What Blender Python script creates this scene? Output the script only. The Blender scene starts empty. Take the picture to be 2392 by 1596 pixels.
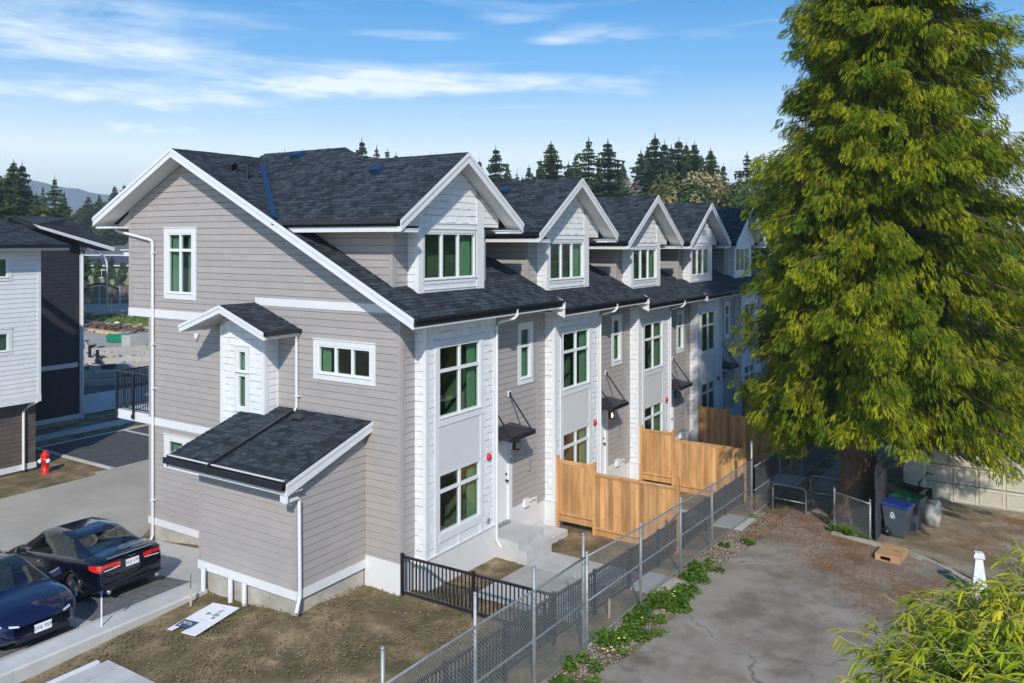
import bpy, bmesh, math, random
import numpy as np
from mathutils import Vector, Matrix
random.seed(7); RNG=np.random.default_rng(11)
R=math.radians
sc=bpy.context.scene; C=sc.collection
# ---------------------------------------------------------------- camera
cam_d=bpy.data.cameras.new('camera'); cam=bpy.data.objects.new('camera',cam_d); C.objects.link(cam)
cam.location=(12.482,-14.661,8.28); cam.rotation_euler=(R(90),0,R(32.68))
cam_d.sensor_width=36; cam_d.lens=28.716; cam_d.shift_y=-0.0987; cam_d.clip_start=.1; cam_d.clip_end=12000
sc.camera=cam
# ---------------------------------------------------------------- light
SUN_EL=34.0; SUN_XY=(.56,-.83)
sun_d=bpy.data.lights.new('sun','SUN'); sun_d.energy=3.5; sun_d.angle=R(1.2); sun_d.color=(1,.93,.83)
sun=bpy.data.objects.new('sun',sun_d); C.objects.link(sun)
_s=Vector((SUN_XY[0],SUN_XY[1],0)).normalized()*math.cos(R(SUN_EL)); _s.z=math.sin(R(SUN_EL))
sun.rotation_euler=_s.to_track_quat('Z','Y').to_euler(); sun.location=(30,-50,60)
sc.view_settings.view_transform='Standard'; sc.view_settings.look='None'; sc.view_settings.exposure=0.33; sc.view_settings.gamma=1
sc.view_settings.use_curve_mapping=False
sc.render.engine='CYCLES'
sc.cycles.max_bounces=8; sc.cycles.transparent_max_bounces=16; sc.cycles.diffuse_bounces=3; sc.cycles.glossy_bounces=4
W=bpy.data.worlds.new('World'); sc.world=W; W.use_nodes=True
class NT:
    def __init__(s,nt): s.t=nt
    def n(s,ty,**k):
        x=s.t.nodes.new(ty)
        for a,b in k.items():
            if a.startswith('_'): x.inputs[int(a[1:])].default_value=b
            else: setattr(x,a,b)
        return x
    def l(s,a,b): s.t.links.new(a,b)
    def m(s,op,a,b=None,c=None,clamp=False):
        x=s.t.nodes.new('ShaderNodeMath'); x.operation=op; x.use_clamp=clamp
        for i,v in enumerate((a,b,c)):
            if v is None: continue
            if isinstance(v,(int,float)): x.inputs[i].default_value=v
            else: s.l(v,x.inputs[i])
        return x.outputs[0]
    def mix(s,f,a,b,bt='MIX'):
        x=s.t.nodes.new('ShaderNodeMix'); x.data_type='RGBA'; x.blend_type=bt
        for i,v in ((0,f),(6,a),(7,b)):
            if isinstance(v,(int,float)): x.inputs[i].default_value=v
            elif isinstance(v,tuple): x.inputs[i].default_value=(*v,1)[:4]
            else: s.l(v,x.inputs[i])
        return x.outputs[2]
    def ramp(s,f,stops):
        x=s.t.nodes.new('ShaderNodeValToRGB'); e=x.color_ramp.elements
        while len(e)<len(stops): e.new(.5)
        for q,(p,c) in zip(e,stops):
            q.position=p; q.color=(c,c,c,1) if isinstance(c,(int,float)) else (*c,1)
        s.l(f,x.inputs[0]); return x.outputs[0]
def world():
    t=NT(W.node_tree)
    for n in list(W.node_tree.nodes): W.node_tree.nodes.remove(n)
    out=t.n('ShaderNodeOutputWorld'); bg=t.n('ShaderNodeBackground'); bg.inputs[1].default_value=.148
    sky=t.n('ShaderNodeTexSky'); sky.sky_type='NISHITA'; sky.sun_disc=False
    sky.sun_elevation=R(SUN_EL); sky.sun_rotation=math.atan2(SUN_XY[0],SUN_XY[1]); sky.altitude=50
    sky.air_density=1.25; sky.dust_density=.35; sky.ozone_density=2.2
    tc=t.n('ShaderNodeTexCoord'); sx=t.n('ShaderNodeSeparateXYZ'); t.l(tc.outputs['Generated'],sx.inputs[0])
    X,Y,Z=sx.outputs
    az=t.m('ARCTAN2',X,Y)                       # clockwise from +Y
    hl=t.m('SQRT',t.m('ADD',t.m('MULTIPLY',X,X),t.m('MULTIPLY',Y,Y)))
    el=t.m('ARCTAN2',Z,hl)
    cb=t.n('ShaderNodeCombineXYZ'); t.l(t.m('MULTIPLY',az,3.4),cb.inputs[0]); t.l(t.m('MULTIPLY',el,30),cb.inputs[1])
    n1=t.n('ShaderNodeTexNoise'); n1.inputs['Scale'].default_value=1.35; n1.inputs['Detail'].default_value=7; n1.inputs['Roughness'].default_value=.62; n1.inputs['Distortion'].default_value=.5
    t.l(cb.outputs[0],n1.inputs['Vector'])
    cb2=t.n('ShaderNodeCombineXYZ'); t.l(t.m('MULTIPLY',az,14),cb2.inputs[0]); t.l(t.m('MULTIPLY',el,60),cb2.inputs[1])
    n2=t.n('ShaderNodeTexNoise'); n2.inputs['Scale'].default_value=1.2; n2.inputs['Detail'].default_value=6; n2.inputs['Roughness'].default_value=.6; t.l(cb2.outputs[0],n2.inputs['Vector'])
    wisp=t.ramp(n1.outputs[0],[(.50,0.),(.74,.6)])
    # larger cirrus banks seen from the street
    tot=None
    YAW=-R(32.68)
    for u,v,ru,rv,st in [(880,196,330,40,1.0),(1000,185,230,30,.5),(690,205,260,24,.65),(330,225,330,30,.7),(60,60,400,80,.6),(200,110,260,40,.4),(1290,95,60,10,.5),(1400,80,110,20,.75),
                         (1200,40,90,14,.5),(960,82,130,12,.55),(1260,188,80,16,.6),(1400,200,150,26,.55),(1500,215,60,14,.4),(300,20,240,22,.4),(700,300,900,16,.5),(500,360,1500,34,.55),(250,300,700,22,.6),(900,275,500,12,.45),(1450,290,350,14,.5),(120,235,260,16,.5),(1250,250,320,10,.35)]:
        a0=YAW+math.atan((u-1196)/1908); e0=math.atan((562-v)/1908*math.cos(a0-YAW))
        ra=ru/1908; re=rv/1908
        dx=t.m('DIVIDE',t.m('SUBTRACT',az,a0),ra); dy=t.m('DIVIDE',t.m('SUBTRACT',el,e0),re)
        d=t.m('ADD',t.m('MULTIPLY',dx,dx),t.m('MULTIPLY',dy,dy))
        g=t.m('MULTIPLY',t.m('POWER',2.718,t.m('MULTIPLY',d,-1.1)),st)
        tot=g if tot is None else t.m('ADD',tot,g)
    nn=t.m('MULTIPLY_ADD',n2.outputs[0],1.9,t.m('MULTIPLY_ADD',n1.outputs[0],1.7,-1.05))
    bank=t.m('MULTIPLY',tot,nn,clamp=True)
    mask=t.m('ADD',t.m('MULTIPLY',wisp,.45),bank,clamp=True)
    low=t.ramp(el,[(.0,.95),(.10,.86),(.135,.55),(.20,.16),(.3,0.)])
    mask=t.m('MAXIMUM',mask,low)
    mask=t.m('MULTIPLY',mask,.92,clamp=True)
    tint=t.mix(1.0,sky.outputs[0],(.08,.46,.76),'MULTIPLY')
    col=t.mix(mask,tint,t.mix(low,(5.4,6.0,6.5),(8.0,8.4,8.4)))
    t.l(col,bg.inputs[0]); t.l(bg.outputs[0],out.inputs[0])
world()
# ---------------------------------------------------------------- materials
MATS={}
def mat(name,a,b=None,scale=4,rough=.75,metal=0,bump=0,bscale=40,var=0,big=None,bigscale=.4,bigamt=.5,coat=0,stretch=None,spec=.5,lo=.35,hi=.65,detail=6,trans=None,crack=False,stain=None,knots=False):
    if name in MATS: return MATS[name]
    m=bpy.data.materials.new(name); m.use_nodes=True; t=NT(m.node_tree); p=m.node_tree.nodes['Principled BSDF']
    geo=t.n('ShaderNodeNewGeometry'); pos=geo.outputs['Position']
    if stretch:
        mp=t.n('ShaderNodeMapping'); mp.inputs['Scale'].default_value=stretch; t.l(pos,mp.inputs[0]); pos=mp.outputs[0]
    nz=t.n('ShaderNodeTexNoise'); nz.inputs['Scale'].default_value=scale; nz.inputs['Detail'].default_value=detail; nz.inputs['Roughness'].default_value=.6; t.l(pos,nz.inputs['Vector'])
    b=b or a
    f=t.ramp(nz.outputs[0],[(lo,0.),(hi,1.)])
    col=t.mix(f,a,b)
    if big:
        n2=t.n('ShaderNodeTexNoise'); n2.inputs['Scale'].default_value=bigscale; n2.inputs['Detail'].default_value=4; t.l(geo.outputs['Position'],n2.inputs['Vector'])
        col=t.mix(t.ramp(n2.outputs[0],[(.42,0.),(.62,bigamt)]),col,big)
    if knots:
        vk=t.n('ShaderNodeTexVoronoi'); vk.inputs['Scale'].default_value=5.5; t.l(geo.outputs['Position'],vk.inputs['Vector'])
        col=t.mix(t.ramp(vk.outputs['Distance'],[(.06,.75),(.13,0.)]),col,(.16,.065,.02))
    if stain:
        n3=t.n('ShaderNodeTexNoise'); n3.inputs['Scale'].default_value=.8; n3.inputs['Detail'].default_value=9; n3.inputs['Roughness'].default_value=.68
        sh3=t.n('ShaderNodeVectorMath',operation='ADD'); sh3.inputs[1].default_value=(31,7,0); t.l(geo.outputs['Position'],sh3.inputs[0]); t.l(sh3.outputs[0],n3.inputs['Vector'])
        col=t.mix(t.ramp(n3.outputs[0],[(.47,0.),(.62,.5)]),col,stain)
    if crack:
        nw=t.n('ShaderNodeTexNoise'); nw.inputs['Scale'].default_value=1.3; nw.inputs['Detail'].default_value=6; t.l(geo.outputs['Position'],nw.inputs['Vector'])
        wv=t.n('ShaderNodeVectorMath',operation='MULTIPLY_ADD'); t.l(nw.outputs[1],wv.inputs[0]); wv.inputs[1].default_value=(1.1,1.1,0); t.l(geo.outputs['Position'],wv.inputs[2])
        vo=t.n('ShaderNodeTexVoronoi',feature='DISTANCE_TO_EDGE'); vo.inputs['Scale'].default_value=.21; t.l(wv.outputs[0],vo.inputs['Vector'])
        gate=t.ramp(nw.outputs[0],[(.42,.1),(.6,1.)])
        col=t.mix(t.m('MULTIPLY',gate,t.ramp(vo.outputs['Distance'],[(.0015,.7),(.005,0.)])),col,(.07,.065,.055))
        col=t.mix(t.m('MULTIPLY',gate,t.ramp(vo.outputs['Distance'],[(.0,.0),(.006,.2),(.016,.6),(.05,0.)])),col,(.40,.36,.31))
    if var:
        oi=t.n('ShaderNodeObjectInfo')
        r=t.m('FRACT',t.m('ADD',geo.outputs['Random Per Island'],oi.outputs['Random']))
        k=t.m('MULTIPLY_ADD',r,2*var,1-var)
        cc=t.n('ShaderNodeCombineColor'); [t.l(k,cc.inputs[i]) for i in range(3)]
        col=t.mix(1.0,col,cc.outputs[0],'MULTIPLY')
    t.l(col,p.inputs['Base Color'])
    p.inputs['Roughness'].default_value=rough; p.inputs['Metallic'].default_value=metal; p.inputs['Specular IOR Level'].default_value=spec
    if coat: p.inputs['Coat Weight'].default_value=coat; p.inputs['Coat Roughness'].default_value=.03
    if bump:
        nb=t.n('ShaderNodeTexNoise'); nb.inputs['Scale'].default_value=bscale; nb.inputs['Detail'].default_value=5; t.l(pos,nb.inputs['Vector'])
        bp=t.n('ShaderNodeBump'); bp.inputs['Strength'].default_value=bump; bp.inputs['Distance'].default_value=.03
        t.l(nb.outputs[0],bp.inputs['Height']); t.l(bp.outputs[0],p.inputs['Normal'])
    if trans:
        tr=t.n('ShaderNodeBsdfTranslucent'); t.l(t.mix(1.0,col,trans,'MULTIPLY'),tr.inputs[0])
        mx=t.n('ShaderNodeMixShader'); mx.inputs[0].default_value=.38
        o=[n for n in m.node_tree.nodes if n.type=='OUTPUT_MATERIAL'][0]
        t.l(p.outputs[0],mx.inputs[1]); t.l(tr.outputs[0],mx.inputs[2]); t.l(mx.outputs[0],o.inputs[0])
    MATS[name]=m; return m
def glass_mat(name,tint,refl=.09):
    m=bpy.data.materials.new(name); m.use_nodes=True; t=NT(m.node_tree)
    for n in list(m.node_tree.nodes): m.node_tree.nodes.remove(n)
    o=t.n('ShaderNodeOutputMaterial'); tr=t.n('ShaderNodeBsdfTransparent'); tr.inputs[0].default_value=(*tint,1)
    gl=t.n('ShaderNodeBsdfGlossy'); gl.inputs['Roughness'].default_value=.015; gl.inputs[0].default_value=(.95,1,.97,1)
    lw=t.n('ShaderNodeLayerWeight'); lw.inputs[0].default_value=.5
    mx=t.n('ShaderNodeMixShader'); t.l(t.m('MULTIPLY_ADD',t.m('POWER',lw.outputs['Facing'],4.0),.8,refl,clamp=True),mx.inputs[0])
    t.l(tr.outputs[0],mx.inputs[1]); t.l(gl.outputs[0],mx.inputs[2]); t.l(mx.outputs[0],o.inputs[0]); return m
siding=mat('grey_siding',(.345,.318,.305),(.375,.345,.332),2.5,.62,var=.035,bump=.06,bscale=60)
lapback=mat('lap_shadow_backing',(.13,.12,.115),rough=.9)  # darker than the boards: shadow under each lap is put into the colour
trimw=mat('white_trim',(.68,.69,.71),(.72,.73,.745),3,.5,var=.015)
shake=mat('white_shake',(.70,.715,.735),(.79,.80,.81),6,.6,var=.05,bump=.08,bscale=50)
shakeback=mat('shake_gap',(.42,.43,.45),rough=.9)
panelg=mat('grey_panel',(.62,.62,.625),(.65,.65,.655),2,.55)
soffit=mat('soffit_white',(.68,.68,.68),(.72,.72,.72),3,.7)
parging=mat('white_parging',(.66,.66,.665),(.72,.72,.72),1.6,.8,bump=.15,bscale=14,big=(.62,.60,.56),bigscale=.8,bigamt=.35)
foundc=mat('foundation_concrete',(.36,.34,.30),(.50,.47,.42),2.2,.9,bump=.3,bscale=16,big=(.27,.24,.19),bigscale=1.3,bigamt=.6)
shing=mat('roof_shingle',(.019,.026,.035),(.046,.056,.070),9,.85,var=.55,bump=.25,bscale=160,spec=.3)
shingback=mat('roof_felt',(.018,.020,.026),rough=.95)
blackm=mat('black_metal',(.010,.011,.018),(.016,.017,.026),5,.35,spec=.5)
bluem=mat('blue_flashing',(.006,.030,.075),(.008,.038,.095),4,.42)
winwhite=mat('vinyl_white',(.74,.76,.78),(.77,.79,.81),4,.35)
glass=glass_mat('window_glass',(.50,.70,.57),.11)
curt=mat('curtain_cloth',(.46,.60,.48),(.54,.66,.54),8,.9,trans=(1,1,1))
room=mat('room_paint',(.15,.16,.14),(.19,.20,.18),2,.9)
concl=mat('new_concrete',(.46,.46,.45),(.56,.56,.55),1.5,.85,bump=.1,bscale=30,big=(.42,.41,.38),bigscale=.7,bigamt=.4,var=.06)
conc2=mat('road_concrete',(.35,.32,.275),(.44,.405,.355),.7,.88,bump=.15,bscale=20,big=(.30,.27,.23),bigscale=.25,bigamt=.5)
dirt=mat('dirt',(.135,.092,.042),(.36,.265,.15),1.8,.95,bump=1.0,bscale=9,big=(.095,.082,.030),bigscale=1.0,bigamt=.85,lo=.34,hi=.66,detail=10,stain=(.075,.047,.022))
asph=mat('old_asphalt',(.21,.172,.138),(.31,.262,.212),1.6,.93,bump=.5,bscale=70,big=(.36,.32,.27),bigscale=.55,bigamt=.7,detail=12,crack=True,stain=(.085,.075,.05))
asphd=mat('dark_asphalt',(.055,.056,.060),(.085,.085,.088),3,.9,bump=.3,bscale=80)
paver=mat('dark_paver',(.12,.125,.135),(.17,.175,.185),6,.9,bump=.2,bscale=60,var=.12)
cedarw=mat('cedar_wood',(.44,.215,.075),(.62,.35,.145),2.2,.75,var=.30,knots=True,bump=.15,bscale=18,stretch=(3,3,.35))
galv=mat('galvanised_steel',(.27,.30,.31),(.38,.40,.41),8,.5,metal=.4)
needles=mat('fallen_needles',(.24,.10,.03),(.40,.19,.07),14,.95,var=.3,bump=.6,bscale=40)
bark=mat('cedar_bark',(.10,.065,.04),(.19,.13,.085),6,.95,bump=.8,bscale=14,stretch=(4,4,.6))
leafc=mat('cedar_leaf',(.165,.205,.008),(.36,.355,.012),2.2,.7,var=.5,spec=.12,trans=(1.05,1.15,.3),big=(.06,.13,.006),bigscale=1.3,bigamt=.85)  # dark noise patches in the leaf colour stand in for shade between clumps

drivec=mat('mossy_driveway',(.27,.225,.16),(.40,.35,.265),1.3,.93,bump=.3,bscale=40,big=(.13,.115,.06),bigscale=.8,bigamt=.7,detail=10,stain=(.13,.085,.045))
# ---------------------------------------------------------------- helpers
def tag(o,label=None,cat=None,group=None,kind=None):
    if label: o['label']=label
    if cat: o['category']=cat
    if group: o['group']=group
    if kind: o['kind']=kind
    return o
def empty(name,loc=(0,0,0),rz=0,label=None,cat=None,group=None):
    o=bpy.data.objects.new(name,None); C.objects.link(o); o.location=loc; o.rotation_euler=(0,0,rz); o.empty_display_size=.2
    return tag(o,label,cat,group)
def obj(name,me,parent=None,m=None,smooth=False):
    if m and not me.materials: me.materials.append(m)
    o=bpy.data.objects.new(name,me); C.objects.link(o)
    if parent: o.parent=parent
    return o
class MB:
    def __init__(s): s.v=[]; s.f=[]
    def add(s,vs,fs):
        k=len(s.v); s.v+= [tuple(p) for p in vs]; s.f+=[tuple(i+k for i in f) for f in fs]; return s
    def box(s,x0,x1,y0,y1,z0,z1):
        return s.add([(x0,y0,z0),(x1,y0,z0),(x1,y1,z0),(x0,y1,z0),(x0,y0,z1),(x1,y0,z1),(x1,y1,z1),(x0,y1,z1)],
                     [(0,3,2,1),(4,5,6,7),(0,1,5,4),(1,2,6,5),(2,3,7,6),(3,0,4,7)])
    def prism(s,poly,off):                       # poly: 3D points, extruded by vector off
        n=len(poly); o=Vector(off)
        a=[Vector(p) for p in poly]; b=[p+o for p in a]
        return s.add(a+b,[tuple(range(n))[::-1],tuple(range(n,2*n))]+[(i,(i+1)%n,n+(i+1)%n,n+i) for i in range(n)])
    def tube(s,pts,r,n=8,cap=True,r2=None):
        pts=[Vector(p) for p in pts]; N=len(pts); ring=[]
        for i,p in enumerate(pts):
            d=(pts[min(i+1,N-1)]-pts[max(i-1,0)]).normalized()
            u=d.cross(Vector((0,0,1))) if abs(d.z)<.95 else d.cross(Vector((1,0,0)))
            u.normalize(); w=d.cross(u); rr=r if r2 is None else r+(r2-r)*i/(N-1)
            ring.append([p+(u*math.cos(2*PI*k/n+PI/n)+w*math.sin(2*PI*k/n+PI/n))*rr for k in range(n)])
        vs=[q for g in ring for q in g]; fs=[]
        for i in range(N-1):
            for k in range(n): fs.append((i*n+k,i*n+(k+1)%n,(i+1)*n+(k+1)%n,(i+1)*n+k))
        if cap: fs+=[tuple(range(n))[::-1],tuple((N-1)*n+k for k in range(n))]
        return s.add(vs,fs)
    def lathe(s,prof,c=(0,0,0),n=16,axis='z'):
        vs=[];fs=[];N=len(prof)
        for r,h in prof:
            for k in range(n):
                a=2*PI*k/n; q=(r*math.cos(a),r*math.sin(a),h)
                if axis=='y': q=(q[0],q[2],q[1])
                if axis=='x': q=(q[2],q[0],q[1])
                vs.append((q[0]+c[0],q[1]+c[1],q[2]+c[2]))
        for i in range(N-1):
            for k in range(n): fs.append((i*n+k,i*n+(k+1)%n,(i+1)*n+(k+1)%n,(i+1)*n+k))
        fs+=[tuple(range(n))[::-1],tuple((N-1)*n+k for k in range(n))]
        return s.add(vs,fs)
    def mesh(s,name,m=None,smooth=False):
        me=bpy.data.meshes.new(name); me.from_pydata(s.v,[],s.f); me.validate()
        bm=bmesh.new(); bm.from_mesh(me); bmesh.ops.recalc_face_normals(bm,faces=bm.faces); bm.to_mesh(me); bm.free()
        if m: me.materials.append(m)
        if smooth:
            me.polygons.foreach_set('use_smooth',[True]*len(me.polygons))
        return me
    def build(s,name,m,parent=None,smooth=False):
        return obj(name,s.mesh(name,m,smooth),parent)
PI=math.pi
def bx(name,m,parent,*a):
    return MB().box(*a).build(name,m,parent)
def np_mesh(name,V,F,m=None):                 # fast mesh from arrays, F (n,k)
    me=bpy.data.meshes.new(name); k=F.shape[1]
    me.vertices.add(len(V)); me.vertices.foreach_set('co',V.astype(np.float32).ravel())
    me.loops.add(F.size); me.loops.foreach_set('vertex_index',F.astype(np.int32).ravel())
    me.polygons.add(len(F)); me.polygons.foreach_set('loop_start',np.arange(0,F.size,k,dtype=np.int32))
    try: me.polygons.foreach_set('loop_total',np.full(len(F),k,dtype=np.int32))
    except Exception: pass
    me.update(calc_edges=True)
    if m: me.materials.append(m)
    return me
def copy_tree(o,parent=None):
    c=o.copy(); C.objects.link(c); c.parent=parent
    for ch in KIDS.get(o,[]): copy_tree(ch,c)
    return c
KIDS={}
def index_kids():
    KIDS.clear()
    for o in bpy.data.objects:
        if o.parent: KIDS.setdefault(o.parent,[]).append(o)
def clip(poly,region):                        # Sutherland-Hodgman, region convex CCW
    out=poly
    n=len(region)
    for i in range(n):
        ax,ay=region[i]; bx_,by_=region[(i+1)%n]; inp=out; out=[]
        if not inp: return []
        def side(p): return (bx_-ax)*(p[1]-ay)-(by_-ay)*(p[0]-ax)
        for j in range(len(inp)):
            p=inp[j]; q=inp[(j+1)%len(inp)]; sp=side(p); sq=side(q)
            if sp>=-1e-9: out.append(p)
            if (sp>1e-9 and sq<-1e-9) or (sp<-1e-9 and sq>1e-9):
                k=sp/(sp-sq); out.append((p[0]+k*(q[0]-p[0]),p[1]+k*(q[1]-p[1])))
    if len(out)<3: return []
    A=abs(sum(out[i][0]*out[(i+1)%len(out)][1]-out[(i+1)%len(out)][0]*out[i][1] for i in range(len(out))))/2
    return out if A>2e-4 else []
def ccw(p):
    A=sum(p[i][0]*p[(i+1)%len(p)][1]-p[(i+1)%len(p)][0]*p[i][1] for i in range(len(p)))
    return p if A>0 else p[::-1]
# wall frames: (s,z,d) -> xyz ; d outward
def FY(y): return lambda s,z,d:(s,y-d,z)          # faces -Y
def FYp(y): return lambda s,z,d:(s,y+d,z)         # faces +Y
def FX(x): return lambda s,z,d:(x+d,s,z)          # faces +X
def FXn(x): return lambda s,z,d:(x-d,s,z)
def intervals(a,b,z0,z1,holes):
    iv=[(a,b)]
    for h in holes:
        if h[3]>z0+1e-4 and h[2]<z1-1e-4:
            iv=[q for (p0,p1) in iv for q in ((p0,min(p1,h[0])),(max(p0,h[1]),p1)) if q[1]-q[0]>.004]
    return iv
def bands(z0,z1,holes):
    zs=sorted({z0,z1,*[min(max(h[2],z0),z1) for h in holes],*[min(max(h[3],z0),z1) for h in holes]})
    return [(a,b) for a,b in zip(zs,zs[1:]) if b-a>1e-3]
def wall(parent,fr,regions,holes,m,th=.02,name='wall'):
    mb=MB()
    for reg in regions:
        reg=ccw(reg); s0=min(p[0] for p in reg); s1=max(p[0] for p in reg); z0=min(p[1] for p in reg); z1=max(p[1] for p in reg)
        for a,b in bands(z0,z1,holes):
            for p0,p1 in intervals(s0,s1,a,b,holes):
                q=clip([(p0,a),(p1,a),(p1,b),(p0,b)],reg)
                if q: mb.prism([fr(s,z,-th) for s,z in q],Vector(fr(0,0,th-.0))-Vector(fr(0,0,0)))
    return mb.build(name,m,parent)
def plate(mb,fr,q,d0,dfun):
    n=len(q); V=[fr(s,z,d0) for s,z in q]+[fr(s,z,dfun(z)) for s,z in q]
    mb.add(V,[tuple(range(n))[::-1],tuple(range(n,2*n))]+[(i,(i+1)%n,n+(i+1)%n,n+i) for i in range(n)])
def siding_boards(parent,fr,regions,holes,e=.178,z_org=0,m=None,lip=.021,gap=.012,name='siding_board',maxlen=3.66):
    cnt=0
    for reg in regions:
        reg=ccw(reg); s0=min(p[0] for p in reg); s1=max(p[0] for p in reg); z0=min(p[1] for p in reg); z1=max(p[1] for p in reg)
        k0=math.floor((z0-z_org)/e); k=k0
        while z_org+k*e<z1-.01:
            a=z_org+k*e; b=a+e-gap
            for la,lb in bands(max(a,z0),min(b,z1),holes):
                for p0,p1 in intervals(s0,s1,la,lb,holes):
                    cuts=[p0]; c=s0+maxlen*(((k*7)%5)/5.0)
                    while c<p1-.3:
                        if c>p0+.3: cuts.append(c)
                        c+=maxlen
                    cuts.append(p1)
                    for c0,c1 in zip(cuts,cuts[1:]):
                        q=clip([(c0+.0012,la),(c1-.0012,la),(c1-.0012,lb),(c0+.0012,lb)],reg)
                        if q:
                            mb=MB(); plate(mb,fr,q,.001,lambda z,a=a:lip-(lip-.007)*(z-a)/e); mb.build(name,m or siding,parent); cnt+=1
            k+=1
    return cnt
def shake_pieces(fr,regions,holes,e=.178,z_org=0,wr=(.1,.24),rs=1):
    rr=random.Random(rs); out=[]
    for reg in regions:
        reg=ccw(reg); s0=min(p[0] for p in reg); s1=max(p[0] for p in reg); z0=min(p[1] for p in reg); z1=max(p[1] for p in reg)
        k=math.floor((z0-z_org)/e)
        while z_org+k*e<z1-.01:
            a=z_org+k*e; b=a+e-.005; s=s0-rr.random()*.15
            while s<s1:
                w=rr.uniform(*wr); p0,p1=max(s,s0),min(s+w,s1); dz=rr.choice((0,0,.012,.022)); s+=w
                if p1-p0<.01: continue
                for la,lb in bands(max(a+dz,z0),min(b,z1),holes):
                    for q0,q1 in intervals(p0+.0025,p1-.0025,la,lb,holes):
                        q=clip([(q0,la),(q1,la),(q1,lb),(q0,lb)],reg)
                        if q:
                            t=rr.uniform(.012,.018); mb=MB(); plate(mb,fr,q,.001,lambda z,a=a,t=t:t-(t-.006)*(z-a)/e)
                            c=fr((q0+q1)/2,(la+lb)/2,0); out.append((mb.v,mb.f,c))
            k+=1
    return out
def roof_pieces(P0,U,V,regions,e=.145,wr=(.14,.30),rs=1,holes=()):
    """P0 origin, U along eave, V upslope (unit vectors); regions in (u,v)"""
    rr=random.Random(rs); out=[]; P0=Vector(P0);U=Vector(U).normalized();V=Vector(V).normalized();N=U.cross(V)
    if N.z<0: N=-N
    fr=lambda s,z,d:tuple(P0+U*s+V*z+N*d)
    for reg in regions:
        reg=ccw(reg); s0=min(p[0] for p in reg); s1=max(p[0] for p in reg); z0=min(p[1] for p in reg); z1=max(p[1] for p in reg)
        k=0
        while z0+k*e<z1-.005:
            a=z0+k*e; b=min(a+e-.003,z1); s=s0-rr.random()*.3
            while s<s1:
                w=rr.uniform(*wr); p0,p1=max(s,s0),min(s+w,s1); s+=w
                if p1-p0<.015: continue
                for q0,q1 in intervals(p0+.002,p1-.002,a,b,holes):
                    q=clip([(q0,a),(q1,a),(q1,b),(q0,b)],reg)
                    if q:
                        t=rr.choice((.011,.012,.02,.021)); mb=MB(); plate(mb,fr,q,.0005,lambda z,a=a,t=t:t-(t-.004)*(z-a)/e)
                        out.append((mb.v,mb.f,fr((q0+q1)/2,(a+b)/2,0)))
            k+=1
    return out
CAMV=Vector(cam.location)
def emit(parent,pieces,name,stuffname,m,limit=295,off=Vector((0,0,0))):
    """nearest pieces become parts, the rest one joined part"""
    pieces=sorted(pieces,key=lambda p:(Vector(p[2])+off-CAMV).length)
    for v,f,c in pieces[:limit]:
        mb=MB(); mb.add(v,f); mb.build(name,m,parent)
    if len(pieces)>limit:
        mb=MB()
        for v,f,c in pieces[limit:]: mb.add(v,f)
        me=bpy.data.meshes.new(stuffname); me.from_pydata(mb.v,[],mb.f); me.materials.append(m)
        o=obj(stuffname,me,parent); o['kind']='stuff'
def slab(parent,pts,th,m,name):               # pts: 3D polygon, thickness downwards along normal
    a=[Vector(p) for p in pts]; n=(a[1]-a[0]).cross(a[2]-a[0]).normalized()
    if n.z<0: n=-n
    return MB().prism(a,-n*th).build(name,m,parent)
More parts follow.
